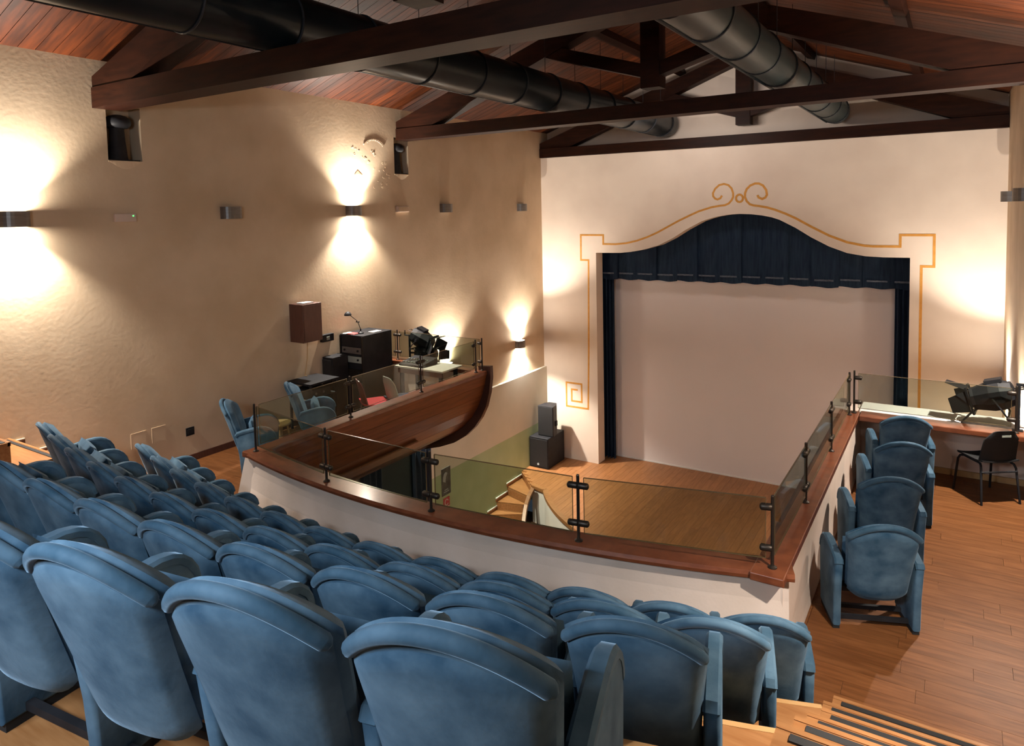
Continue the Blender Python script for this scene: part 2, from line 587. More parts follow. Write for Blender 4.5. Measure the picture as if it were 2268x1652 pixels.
# stage house shell
bm = new()
bx(bm, XL - 1.5, XR + 1.5, 16.6, 16.8, ZH, 5.2)
bx(bm, XL - 1.5, XL - 1.3, YG, 16.8, ZH, 5.2)
bx(bm, XR + 1.3, XR + 1.5, YG, 16.8, ZH, 5.2)
bx(bm, XL - 1.5, XR + 1.5, YG + 0.3, 16.8, 4.2, 4.3)
tag(obj('wall_stage_house', bm, DARKV), 'black stage house behind the screen', kind='structure')

# ---- ceiling: boards running from eaves to ridge on a dark deck
bm = new()
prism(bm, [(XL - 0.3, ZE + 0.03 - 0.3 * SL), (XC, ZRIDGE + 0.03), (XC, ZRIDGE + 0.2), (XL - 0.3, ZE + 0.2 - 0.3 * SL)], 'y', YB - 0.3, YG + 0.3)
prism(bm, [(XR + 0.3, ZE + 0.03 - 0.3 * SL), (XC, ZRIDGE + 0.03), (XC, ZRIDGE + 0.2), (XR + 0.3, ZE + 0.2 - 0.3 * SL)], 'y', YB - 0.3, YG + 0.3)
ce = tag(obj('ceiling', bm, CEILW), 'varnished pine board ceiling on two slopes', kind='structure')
BW = 0.175
pl = math.hypot(XC - XL, ZRIDGE - ZE)
ang = math.atan(SL)
bmL = box(0, pl, 0, BW - 0.006, 0, 0.03)
bmR = box(0, math.hypot(XR - XC, SL * (XR - XC)), 0, BW - 0.006, 0, 0.03)
srcs = []
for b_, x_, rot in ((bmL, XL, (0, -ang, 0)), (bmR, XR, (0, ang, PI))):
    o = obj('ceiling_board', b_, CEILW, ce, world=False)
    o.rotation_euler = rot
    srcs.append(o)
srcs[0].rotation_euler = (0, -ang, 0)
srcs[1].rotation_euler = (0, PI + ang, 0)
nb = int((YG - 2.0) / BW)
for k in range(nb):
    y = YG - (k + 1) * BW
    for s, o in enumerate(srcs):
        if k:
            o = o.copy()
            C.objects.link(o)
        o.location = (XL, y, ZE) if s == 0 else (XR, y, ZE + 0.03)
# purlins between rafters and boards
for dx, i in ((-3.25, 0), (-1.35, 1), (1.35, 2), (3.25, 3)):
    zc = ZRIDGE - SL * abs(dx)
    bm = new()
    beam(bm, (XC + dx, YB, zc - 0.085), (XC + dx, YG, zc - 0.085), 0.15, 0.16, (SL * (1 if dx > 0 else -1), 0, 1))
    o = obj('trim_%d' % (i + 1), bm, BEAM)
    tag(o, 'dark roof purlin number %d from the left wall carrying the boards' % (i + 1), kind='structure')

# ---- roof trusses
TR = [(4.42, 4.76, 4.605, 4.845, 'nearest dark roof truss crossing the top left of the view'),
      (9.75, 10.05, 4.61, 4.815, 'middle dark roof truss with visible king post'),
      (14.98, 15.28, 4.555, 4.775, 'farthest dark roof truss lying on top of the proscenium wall')]
for y0, y1, zb, zt, lab in TR:
    ym = (y0 + y1) / 2
    wd = y1 - y0
    t = thing('roof_truss', lab, 'truss', (XC, ym, zb), group='roof trusses')
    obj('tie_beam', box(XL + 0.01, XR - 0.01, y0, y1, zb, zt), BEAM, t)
    for s, xe in ((1, XL), (-1, XR)):
        zc0 = zt + 0.02
        x0 = xe + s * 0.01
        zr = zc0 + 0.335 * abs(XC - x0)
        bm = new()
        prism(bm, [(x0, zb + 0.03), (x0 + s * 0.75, zt - 0.02), (XC, zr - 0.13), (XC, zr + 0.13), (x0, zc0 + 0.11)], 'y', y0 + 0.015, y1 - 0.015)
        obj('rafter', bm, BEAM, t)
    zk = zb + 0.42
    obj('king_post', box(XC - 0.075, XC + 0.215, y0 + 0.02, y1 - 0.02, zk, ZRIDGE - 0.16), BEAM, t)
    for s in (-1, 1):
        bm = new()
        xk = XC + 0.07
        xq = xk + s * 1.75
        zq = zt + 0.02 + 0.335 * (abs(XC - XL) - abs(xq - XC)) - 0.10
        beam(bm, (xk + s * 0.12, ym, zk + 0.26), (xq, ym, zq), wd - 0.08, 0.19)
        obj('strut', bm, BEAM, t)
# black bell shaped fittings standing in the niches under the truss ends
for y, lab in ((4.79, 'black bell shaped fitting in the wall niche under the nearest truss'), (9.895, 'black bell shaped fitting in the wall niche under the middle truss')):
    t = thing('niche_fitting', lab, 'fitting', (XL - 0.13, y, 4.0), group='black niche fittings')
    k = 1.0 if y < 6 else 0.92
    obj('base_plate', box(XL - 0.19, XL - 0.01, y - 0.2 * k, y + 0.19 * k, 4.0, 4.018), BLACK, t)
    bm = new()
    lathe(bm, [(0.115 * k, 0.018), (0.11 * k, 0.06), (0.092 * k, 0.25), (0.085 * k, 0.38), (0.09 * k, 0.42)], 20, (XL - 0.115, y - 0.03, 4.0))
    obj('stem', bm, BLACK, t, smooth=True)
    bm = new()
    lathe(bm, [(0.06, 0.40), (0.11 * k, 0.405), (0.145 * k, 0.43), (0.155 * k, 0.47), (0.145 * k, 0.515), (0.10 * k, 0.55), (0.05, 0.565)], 20, (XL - 0.09, y - 0.03, 4.0))
    obj('head', bm, BLACK, t, smooth=True)

# ---- air ducts
for x, z, r, lab in ((-5.49, 5.135, 0.288, 'long round dark air duct along the left roof slope'), (-2.01, 5.10, 0.25, 'round dark green air duct along the right roof slope')):
    t = thing('air_duct', lab, 'duct', (x, 6.0, z), group='air ducts')
    bm = new()
    n = 28
    tube(bm, [(x, YB, z), (x, 15.12, z), (x, 15.2, z), (x, 15.25, z), (x, 15.28, z)], [r, r, r * 0.95, r * 0.8, r * 0.5], n)
    obj('tube', bm, BLACKG if x < -4 else DUCT, t, smooth=True)
    bm = new()
    tube(bm, [(x - r * 0.62, YB, z - r * 0.85), (x - r * 0.62, 15.0, z - r * 0.85)], 0.018, 8)
    obj('seam_rib', bm, BLACKG, t, smooth=True)
    k = 0
    y = 3.6
    while y < 15.1:
        bm = new()
        tube(bm, [(x + (r + 0.006) * math.cos(2 * PI * i / n), y, z + (r + 0.006) * math.sin(2 * PI * i / n)) for i in range(n + 1)], 0.012, 6)
        obj('ring', bm, BLACK, t, smooth=True)
        bm = new()
        zr = ZRIDGE - SL * abs(x - XC)
        tube(bm, [(x, y, z + r), (x, y, zr)], 0.005, 5)
        obj('hanger', bm, BLACK, t)
        y += 1.02
        k += 1

# ------------------------------------------------------------------ gallery floor, tiers and parapets
bm = new()
prism(bm, [(XL, -0.3), (-6.92, -0.3), (-6.64, -0.015), (XL, -0.015)], 'y', 2.0, 9.0)
bx(bm, -1.13, XR, 2.0, 9.85, -0.3, -0.015)
n = 24
pts = []
for i in range(n + 1):
    ph = math.asin((-6.35 - CX) / 9.95) + (math.asin((-1.1 - CX) / 9.95) - math.asin((-6.35 - CX) / 9.95)) * i / n
    pts.append(arc(9.95, ph))
prism(bm, [(-6.9, 2.0)] + [(-6.9, pts[0][1] + 0.05)] + pts + [(-1.13, pts[-1][1]), (-1.13, 2.0)], 'z', -0.3, -0.015)
fl = tag(obj('floor', bm, FLOORW), 'gallery floor of oak planks around the seats and boxes', kind='structure')


def planks(x0, x1, y0, y1, ok=None, pw=0.15):
    y = y0
    while y < y1 - 0.02:
        x = x0
        first = True
        while x < x1 - 0.02:
            L = random.choice((0.7, 0.9, 1.15, 1.4))
            if first:
                L *= random.uniform(0.35, 1)
            first = False
            xe = min(x + L, x1)
            if x1 - xe < 0.2:
                xe = x1
            if ok is None or (ok(x, y) and ok(xe, y) and ok(x, y + pw) and ok(xe, y + pw)):
                o = obj('plank', box(0, xe - x - 0.002, 0, min(pw, y1 - y) - 0.002, 0, 0.015), FLOORW, fl, world=False)
                o.location = (x, y, -0.015)
            x = xe
        y += pw


planks(-0.93, XR - 0.005, 3.75, 9.75)
planks(XL + 0.005, -6.5, 3.75, 7.6)
planks(-6.5, -4.4, 3.75, 4.6, ok=lambda x, y: math.hypot(x - CX, y - CY) > 10.25)

# seat tiers: (front radius, height); D sits on the floor
TIER = {'D': 0.0, 'C': 0.45, 'B': 0.93, 'A': 1.47}
pe0, pe1 = math.asin((-7.52 - CX) / 11.4), math.asin((-0.60 - CX) / 11.4)
for nm, R0, R1, z0, z1 in (('C', 10.99, 11.90, -0.02, 0.45), ('B', 11.89, 12.82, -0.02, 0.93), ('A', 12.81, 17.0, -0.02, 1.47)):
    a0, a1 = math.asin((-7.52 - CX) / R0), math.asin(({'C': -0.595, 'B': -0.545, 'A': -0.525}[nm] - CX) / R0)
    bm = new()
    arc_sweep(bm, [(R0 + 0.03, z0), (R0 + 0.03, z1 - 0.03), (R1, z1 - 0.03), (R1, z0)], a0, a1, 28)
    t = tag(obj('seat_tier_floor', bm, STEPW), {'C': 'low curved oak seating tier behind the front row', 'B': 'middle curved oak seating tier under the third row',
                                         'A': 'highest curved oak seating tier under the nearest row'}[nm], kind='structure')
    bm = new()
    arc_sweep(bm, [(R0, z1 - 0.03), (R0, z1), (R1, z1), (R1, z1 - 0.03)], a0, a1, 28)
    obj('tread_board', bm, STEPW, t)
    bm = new()
    arc_sweep(bm, [(R0 - 0.004, z1 - 0.05), (R0 - 0.004, z1 + 0.002), (R0 + 0.03, z1 + 0.002), (R0 + 0.03, z1 - 0.05)], a0, a1, 28)
    obj('nosing', bm, STOOLW, t)
# fill under the tier at the far rear
STEPS = [(0.225, 4.57), (0.45, 4.16), (0.69, 3.75), (0.93, 3.34), (1.20, 2.91), (1.47, 2.47)]
for nm, x0, x1, lab in (('aisle_steps', -0.60, XR - 0.005, 'oak aisle steps with black anti-slip strips beside the right wall'),
                        ('aisle_steps', XL + 0.005, -7.53, 'oak aisle steps with black strips along the left wall')):
    t = thing(nm, lab, 'steps', ((x0 + x1) / 2, 3.5, 0), group='aisle steps')
    for i, (z, y) in enumerate(STEPS):
        yb = STEPS[i + 1][1] if i < len(STEPS) - 1 else YB
        if x1 > 0:
            x0 = (-0.59, -0.59, -0.54, -0.54, -0.52, -0.50)[i]
        st = obj('step', box(x0, x1, yb, y, 0.0, z), STEPW, t)
        obj('nosing', box(x0, x1, y - 0.02, y + 0.006, z - 0.035, z + 0.003), STEPW, st)
        obj('anti_slip_strip', box(x0 + 0.05, x1 - 0.02, y - 0.070, y - 0.033, z, z + 0.006), RUBBER, st)
for i, (y0, y1, z0, z1) in enumerate(((3.05, 3.49, 0.69, 0.88), (3.52, 3.94, 0.45, 0.72), (3.94, 4.3, 0.24, 0.5))):
    bm = box(XL, XL + 0.018, y0, y1, z0, z1)
    o = obj('trim_%d' % (5 + i), bm, SPKB)
    tag(o, ('upper', 'middle', 'lower')[i] + ' stepped wooden skirting piece on the left wall beside the steps', kind='structure')
    obj('top_edge', box(XL, XL + 0.022, y0, y1, z1, z1 + 0.012), FLAKE, o)
bm = box(XL, XL + 0.016, 4.3, 9.05, 0.0, 0.09)
tag(obj('baseboard_left', bm, SPKB), 'dark wooden skirting board along the left wall', kind='structure')
bm = box(XR - 0.016, XR, 4.6, 9.7, 0.0, 0.09)
tag(obj('baseboard_right', bm, STOOLW), 'wooden skirting board along the right wall', kind='structure')

# curved front parapet
pa, pb = math.asin((-6.36 - CX) / 10.0), math.asin((-1.02 - CX) / 10.0)
WP = [(10.26, 0.0), (10.19, 0.05), (10.12, 0.16), (10.07, 0.34), (10.05, 0.52), (10.05, 0.69), (9.90, 0.69), (9.90, -0.35), (10.26, -0.35)]
bm = new()
arc_sweep(bm, WP, pa - 0.004, pb + 0.007, 30)
pf = tag(obj('wall_parapet_front', bm, PARAW, smooth=False), 'curved plastered gallery parapet in front of the seat rows', kind='structure')
bm = new()
arc_sweep(bm, [(10.11, 0.695), (10.115, 0.72), (10.105, 0.7475), (9.87, 0.7475), (9.86, 0.72), (9.87, 0.69), (10.10, 0.69)], pa - 0.011, pb + 0.010, 30)
obj('wooden_coping', bm, RAIL, pf)
# left box parapet
bm = new()
prism(bm, [(-6.50, 0.69), (-6.31, 0.69), (-6.35, 0.5), (-6.44, 0.25), (-6.60, 0.0), (-6.74, 0.0)], 'y', 4.72, 9.0)
pl_ = tag(obj('wall_parapet_left', bm, PARAW), 'straight parapet of the left box', kind='structure')
bm = box(-6.48, -6.25, 4.66, 9.1, 0.69, 0.75)
obj('wooden_coping', bm, RAIL, pl_, bevel=0.008)
# bulging mahogany hull under the left box, in long boards
HP = [(-6.262, 0.69), (-6.30, 0.52), (-6.36, 0.33), (-6.45, 0.13), (-6.58, -0.06), (-6.75, -0.23), (-6.96, -0.37), (-7.21, -0.50), (-7.5, -0.60)]
hl = thing('box_front', 'bulging mahogany boat shaped front of the left box', 'gallery front', (-6.6, 6.9, -0.6))
for (x0, z0), (x1, z1) in zip(HP, HP[1:]):
    dx, dz = x1 - x0, z1 - z0
    L = math.hypot(dx, dz)
    nx, nz = -dz / L, dx / L
    if nx < 0:
        nx, nz = -nx, -nz
    e = 0.0025
    ux, uz = dx / L * e, dz / L * e
    bm = new()
    prism(bm, [(x0 + ux, z0 + uz), (x1 - ux, z1 - uz), (x1 - ux - nx * 0.03, z1 - uz - nz * 0.03), (x0 + ux - nx * 0.03, z0 + uz - nz * 0.03)], 'y', 4.75, 9.03)
    obj('board', bm, HULL, hl)
bm = new()
OUT = [(-6.19, 0.83), (-6.185, 0.64), (-6.22, 0.4), (-6.29, 0.16), (-6.39, -0.03), (-6.52, -0.20), (-6.70, -0.37), (-6.95, -0.53), (-7.25, -0.65), (-7.58, -0.745)]
INN = [(-7.55, -0.60), (-7.22, -0.48), (-6.97, -0.35), (-6.76, -0.21), (-6.60, -0.05), (-6.48, 0.13), (-6.39, 0.33), (-6.33, 0.52), (-6.40, 0.70), (-6.42, 0.81)]
n = len(OUT)
for i in range(n - 1):
    a, b, c, d = OUT[i], OUT[i + 1], INN[n - 2 - i], INN[n - 1 - i]
    prism(bm, [a, b, c, d], 'y', 9.02, 9.10)
bmesh.ops.remove_doubles(bm, verts=bm.verts[:], dist=1e-4)
tag(obj('end_rib', bm, HULLD, hl), 'dark curved end rib')
bm = box(XL + 0.07, -7.45, 4.7, 9.06, -0.66, -0.3)
obj('soffit', bm, HULLD, hl)
# left box end parapet (low, below glass) and right box parapets
bm = new()
prism(bm, [(XL, -0.02), (-6.74, -0.02), (-6.53, 0.3), (-6.45, 0.69), (XL, 0.69)], 'y', 8.96, 9.01)
pe = tag(obj('wall_parapet_left_end', bm, PARAW), 'end parapet of the left box facing the stage', kind='structure')
obj('wooden_coping', box(XL + 0.005, -6.481, 8.92, 9.12, 0.69, 0.75), RAIL, pe)
bm = new()
prism(bm, [(-1.13, -0.35), (-0.955, -0.35), (-0.955, 0.0), (-0.965, 0.06), (-0.975, 0.2), (-0.975, 0.69), (-1.13, 0.69)], 'y', 4.98, 9.79)
pr = tag(obj('wall_parapet_right', bm, PARAW), 'straight pinkish parapet beside the right seat column', kind='structure')
obj('wooden_coping', box(-1.17, -0.94, 4.84, 9.36, 0.69, 0.75), RAIL, pr, bevel=0.008)
bm = box(-1.13, XR, 9.78, 9.90, -0.35, 0.69)
pq = tag(obj('wall_parapet_right_end', bm, PARAW), 'end parapet below the stage lantern on the right', kind='structure')
obj('ledge', box(-0.96, XR - 0.004, 9.36, 9.90, 0.69, 0.735), WHITE, pq)
obj('wooden_coping', box(-0.935, XR - 0.004, 9.14, 9.40, 0.69, 0.75), RAIL, pq, bevel=0.008)
obj('skirting_board', box(-0.95, XR - 0.02, 9.752, 9.775, 0.0, 0.07), STOOLW, pq)

# ---- glass balustrades
def post(t, x, y, ang_, sides):
    """ang_: direction the panes run; sides: which of -1, +1 carry clamps"""
    bm = new()
    lathe(bm, [(0.032, 0.75), (0.032, 0.757), (0.014, 0.768), (0.0125, 0.775), (0.0125, 1.265), (0.009, 1.272)], 12, (x, y, 0))
    p = obj('post', bm, DMETAL, t, smooth=False)
    dx, dy = math.cos(ang_), math.sin(ang_)
    for z in (0.89, 1.185):
        for s in sides:
            bm = new()
            a = Vector((x, y, z))
            e = Vector((dx, dy, 0)) * s
            for off in (0,):
                tube(bm, [a + e * 0.005, a + e * 0.012, a + e * 0.072, a + e * 0.082, a + e * 0.087], [0.024, 0.026, 0.026, 0.020, 0.008], 10)
            obj('clamp', bm, DMETAL, p, smooth=True)
    return p


def pane(t, x0, y0, x1, y1, z0=0.815, z1=1.25, gap=0.045):
    d = Vector((x1 - x0, y1 - y0, 0))
    L = d.length
    d.normalize()
    a = Vector((x0, y0, 0)) + d * gap
    b = Vector((x1, y1, 0)) - d * gap
    bm = new()
    beam(bm, a + Vector((0, 0, (z0 + z1) / 2)), b + Vector((0, 0, (z0 + z1) / 2)), 0.010, z1 - z0)
    o = obj('glass_pane', bm, GLASS, t)
    bm = new()
    for p, q in ((a + Vector((0, 0, z1)), b + Vector((0, 0, z1))), (a + Vector((0, 0, z0)), b + Vector((0, 0, z0)))):
        beam(bm, p, q, 0.011, 0.004)
    for p in (a, b):
        beam(bm, p + Vector((0, 0, z0)), p + Vector((0, 0, z1)), 0.011, 0.004, (d.x, d.y, 0))
    obj('pane_edge', bm, GLASSE, o)


t = thing('glass_balustrade', 'smoked glass balustrade with dark posts on the curved front parapet', 'balustrade', (-3.7, 4.55, 0.75), group='glass balustrades')
FP = [(-6.352, 4.745), (-5.03, 4.53), (-3.735, 4.508), (-2.404, 4.654), (-1.045, 4.975)]
for i, (x, y) in enumerate(FP):
    if i in (0, 4):
        continue
    a = math.atan2(FP[i + 1][1] - FP[i - 1][1], FP[i + 1][0] - FP[i - 1][0])
    post(t, x, y, a, (-1, 1))
post(t, *FP[4], math.atan2(FP[4][1] - FP[3][1], FP[4][0] - FP[3][0]), (-1,))
for a, b in zip(FP, FP[1:]):
    pane(t, *a, *b)
t = thing('glass_balustrade', 'smoked glass balustrade with clamps along the left box', 'balustrade', (-6.35, 6.9, 0.75), group='glass balustrades')
LP = [(-6.352, 4.76), (-6.35, 6.15), (-6.35, 7.52), (-6.35, 8.86)]
post(t, LP[0][0], LP[0][1] - 0.015, PI / 2, ())
for x, y in LP[1:3]:
    post(t, x, y, PI / 2, (-1, 1))
post(t, *LP[3], PI / 2, (-1,))
for a, b in zip(LP, LP[1:]):
    pane(t, *a, *b)
t = thing('glass_balustrade', 'glass balustrade panel at the stage end of the left box', 'balustrade', (-7.2, 9.02, 0.75), group='glass balustrades')
post(t, -8.12, 9.02, 0, (-1, 1))
post(t, -6.34, 9.02, 0, (-1,))
pane(t, -8.60, 9.02, -8.12, 9.02)
pane(t, -8.12, 9.02, -6.34, 9.02)
t = thing('glass_balustrade', 'smoked glass balustrade running beside the right seat column', 'balustrade', (-1.04, 7.2, 0.75), group='glass balustrades')
RP = [(-1.045, 4.99), (-1.04, 6.24), (-1.04, 7.69), (-1.04, 9.14)]
for x, y in RP[1:]:
    post(t, x, y, PI / 2, (-1, 1) if y < 9 else (-1,))
for a, b in zip(RP, RP[1:]):
    pane(t, *a, *b)
t = thing('glass_balustrade', 'glass balustrade on the end parapet below the right stage lantern', 'balustrade', (-0.2, 9.3, 0.75), group='glass balustrades')
post(t, -1.0, 9.26, 0, (1,))
post(t, 0.60, 9.26, 0, (-1,))
pane(t, -1.0, 9.26, 0.60, 9.26, z1=1.24)

# ------------------------------------------------------------------ theatre chairs


def hw_back(z):
    return lerp([(0.28, 0.205), (0.33, 0.222), (0.6, 0.238), (0.8, 0.258), (0.97, 0.266)], z)


def top_z(u, peak=0.957, drop=0.118):
    return peak - drop * abs(u) ** 2.2


def lean(z):
    return 0.20 * (0.955 - z) / 0.65


def bulge(u):
    return -0.042 * (1 - abs(u) ** 2.5)


def pillow(nu, nv, zb, tz, hw, T, yoff, ex=6, rr=0.05):
    """closed cushion following the leaning curved back"""
    bm = new()
    front, rear = {}, {}
    for i in range(nu + 1):
        s = -1 + 2 * i / nu
        u = math.copysign(abs(s) ** 0.8, s)
        for j in range(nv + 1):
            v = j / nv
            v = 0.5 + 0.5 * math.copysign(abs(2 * v - 1) ** 0.8, 2 * v - 1)
            cornr = rr * (abs(u) ** 5)
            z = (zb + cornr) + (tz(u) - zb - cornr) * v
            x = u * hw(z)
            th = T * (max(0, 1 - abs(u) ** ex) ** 0.5) * (max(0, 1 - abs(2 * v - 1) ** ex) ** 0.5)
            y = lean(z) + bulge(u) + yoff
            edge = i in (0, nu) or j in (0, nv)
            a = bm.verts.new((x, y + th / 2, z))
            front[i, j] = a
            rear[i, j] = a if edge else bm.verts.new((x, y - th / 2, z))
    for d, flip in ((front, 0), (rear, 1)):
        for i in range(nu):
            for j in range(nv):
                q = (d[i, j], d[i + 1, j], d[i + 1, j + 1], d[i, j + 1])
                bm.faces.new(q[::-1] if flip else q)
    return bm


def panel_bm(xc, th=0.06):
    prof = [(0.185, 0.03), (0.165, 0.30), (0.13, 0.545), (0.145, 0.575), (0.22, 0.594), (0.30, 0.610), (0.38, 0.622), (0.44, 0.624), (0.49, 0.615), (0.53, 0.597), (0.565, 0.565), (0.59, 0.525), (0.602, 0.47),
            (0.60, 0.38), (0.585, 0.20), (0.57, 0.03)]
    c = Vector((0.39, 0.34))
    bm = new()
    layers = [(-th / 2, 0.016), (-th / 2 + 0.006, 0.005), (-th / 2 + 0.014, 0.0), (th / 2 - 0.014, 0.0), (th / 2 - 0.006, 0.005), (th / 2, 0.016)]
    rings = []
    for dx, ins in layers:
        ring = []
        for p in prof:
            q = Vector(p)
            d = c - q
            q = q + d.normalized() * ins
            ring.append(bm.verts.new((xc + dx, q[0], max(q[1], 0.03))))
        rings.append(ring)
    n = len(prof)
    for a, b in zip(rings, rings[1:]):
        for k in range(n):
            bm.faces.new((a[k], a[(k + 1) % n], b[(k + 1) % n], b[k]))
    bm.faces.new(rings[0][::-1])
    bm.faces.new(rings[-1])
    return bm


def arm_bm(xc, th=0.066):
    """padded armrest strip over the panel top"""
    pth = [(0.130, 0.548), (0.146, 0.577), (0.22, 0.596), (0.30, 0.612), (0.38, 0.624), (0.44, 0.626), (0.49, 0.617), (0.531, 0.599), (0.567, 0.567), (0.592, 0.527), (0.604, 0.48)]
    bm = new()
    rings = []
    n = len(pth)
    for i, p in enumerate(pth):
        a, b = Vector(pth[max(i - 1, 0)]), Vector(pth[min(i + 1, n - 1)])
        d = (b - a).normalized()
        nv = Vector((-d[1], d[0]))
        if nv[1] < 0 and i < 8:
            nv = -nv
        q = Vector(p)
        r = []
        for dx, dn in ((-th / 2, -0.022), (-th / 2, 0.0), (-th / 2 + 0.012, 0.012), (th / 2 - 0.012, 0.012), (th / 2, 0.0), (th / 2, -0.022)):
            w_ = q + nv * dn
            r.append(bm.verts.new((xc + dx, w_[0], w_[1])))
        rings.append(r)
    for a, b in zip(rings, rings[1:]):
        for k in range(6):
            bm.faces.new((a[k], a[(k + 1) % 6], b[(k + 1) % 6], b[k]))
    bm.faces.new(rings[0])
    bm.faces.new(rings[-1][::-1])
    return bm


def make_chair(name, label, half, group):
    t = thing(name, label, 'chair', (0, 0, 0), 0, group)
    ob = lambda nm, b, m_, p=t, s=True: obj(nm, b, m_, p, smooth=s, world=False)
    ob('backrest', pillow(16, 12, 0.31, lambda u: top_z(u, 0.945, 0.118), lambda z: hw_back(z) * 1.0, 0.13, 0.03, ex=9), VELVET)
    ob('back_panel', pillow(16, 12, 0.265, lambda u: top_z(u, 0.926, 0.119), lambda z: hw_back(z) * 0.965, 0.07, -0.004, ex=14, rr=0.07), VELVET)
    bm = new()
    pts, rs = [], []
    for k in range(-2, 27):
        kk = min(max(k, 0), 24)
        u = -1 + 2 * kk / 24
        u = math.copysign(abs(u) ** 0.85, u)
        z = top_z(u) - 0.020
        ex = (k - kk) * 0.008
        pts.append((u * (hw_back(z) - 0.018) + ex, lean(z) + bulge(u) - 0.022, z - abs(ex) * 0.7))
        rs.append((0.0225, 0.019, 0.008)[abs(k - kk)])
    tube(bm, pts, rs, 12)
    ob('top_roll', bm, VELVET2)
    # folded seat
    bm = new()
    g = {}
    for sgn in (1, -1):
        for i in range(11):
            for j in range(9):
                u, v = -1 + i / 5, -1 + j / 4
                u = math.copysign(abs(u) ** 0.8, u)
                v = math.copysign(abs(v) ** 0.8, v)
                th = 0.055 * (max(0, 1 - u ** 6) ** 0.5) * (max(0, 1 - v ** 6) ** 0.5)
                edge = i in (0, 10) or j in (0, 8)
                if edge and sgn < 0:
                    g[sgn, i, j] = g[1, i, j]
                else:
                    g[sgn, i, j] = bm.verts.new((u * 0.215, 0.345 - v * 0.035 + sgn * th, 0.49 + v * 0.2))
    for sgn in (1, -1):
        for i in range(10):
            for j in range(8):
                bm.faces.new((g[sgn, i, j], g[sgn, i + 1, j], g[sgn, i + 1, j + 1], g[sgn, i, j + 1]))
    ob('seat', bm, VELVET)
    bm = new()
    bx(bm, -half + 0.025, half - 0.025, 0.30, 0.40, 0.25, 0.29)
    bx(bm, -half + 0.025, half - 0.025, 0.26, 0.29, 0.045, 0.075)
    bx(bm, -half + 0.025, half - 0.025, 0.42, 0.45, 0.045, 0.075)
    ob('base_bar', bm, BLACK, t, False)
    return t


def add_side(t, x):
    p = obj('side_panel', panel_bm(x), VELVET, t, smooth=True, world=False)
    obj('armrest', arm_bm(x), VELVET2, p, smooth=True, world=False)
    obj('foot', box(x - 0.024, x + 0.024, 0.195, 0.565, 0.0, 0.034), RUBBER, p, world=False)
    return p


ORD = ['first', 'second', 'third', 'fourth', 'fifth', 'sixth', 'seventh', 'eighth', 'ninth', 'tenth', 'eleventh', 'twelfth', 'thirteenth']
ROWNAME = {'A': 'nearest row', 'B': 'second nearest row', 'C': 'third row, one behind the front', 'D': 'front row by the parapet'}
ROWS = {'A': (13.80, 4, 0.556, -0.655), 'B': (12.78, 9, 0.553, -0.655), 'C': (11.88, 13, 0.529, -0.66), 'D': (11.02, 13, 0.525, -0.63)}
proto = make_chair('theatre_chair', 'x', 0.265, 'blue seats of the curved rows')
add_side(proto, -0.265)
protoE = make_chair('theatre_chair', 'x', 0.265, 'blue seats of the curved rows')
add_side(protoE, -0.265)
add_side(protoE, 0.265)
protoS = make_chair('theatre_chair', 'x', 0.283, 'single file of blue chairs')
add_side(protoS, -0.285)
add_side(protoS, 0.285)
used = {'p': False, 'e': False, 's': False}


def put(kind, x, y, z, rz, label, group):
    src = {'p': proto, 'e': protoE, 's': protoS}[kind]
    if not used[kind]:
        used[kind] = True
        src.location = (x, y, z)
        src.rotation_euler = (0, 0, rz)
        src['label'] = label
        src['group'] = group
        return src
    return dup(src, (x, y, z), rz, label, group)


for row in 'DCBA':
    R, n, pitch, xe = ROWS[row]
    pe_ = math.asin((xe - CX) / R)
    for i in range(n):
        ph = pe_ - (i + 0.5) * pitch / R
        x, y = arc(R - 0.045, ph)
        if i == 0:
            lab = 'blue velvet seat at the right aisle end of the %s' % ROWNAME[row]
        elif i == n - 1 and row in 'CD':
            lab = 'blue velvet seat at the far left end of the %s' % ROWNAME[row]
        else:
            lab = 'blue velvet seat, %s from the right end of the %s' % (ORD[i], ROWNAME[row])
        put('e' if i == 0 else 'p', x, y, TIER[row], ph, lab, 'blue seats of the curved rows')

COLP = [(-0.39, 5.66), (-0.42, 6.70), (-0.39, 7.75), (-0.415, 8.71)]
cl = ['nearest blue chair of the single file beside the right parapet', 'second blue chair of the single file along the right parapet',
      'third blue chair of the single file along the right parapet', 'farthest blue chair of the single file beside the stage-end balustrade']
for (x, y), lab, a in zip(COLP, cl, (0.38, 0.33, 0.29, 0.25)):
    put('s', x, y, 0, a, lab, 'single file of blue chairs')
put('s', -7.86, 5.46, 0, -0.75, 'blue armchair by the corner post of the left box', 'armchairs in the left box')
put('s', -7.84, 6.46, 0, -0.75, 'blue armchair behind the box glass, beside the black table', 'armchairs in the left box')

# ------------------------------------------------------------------ curtains and screen


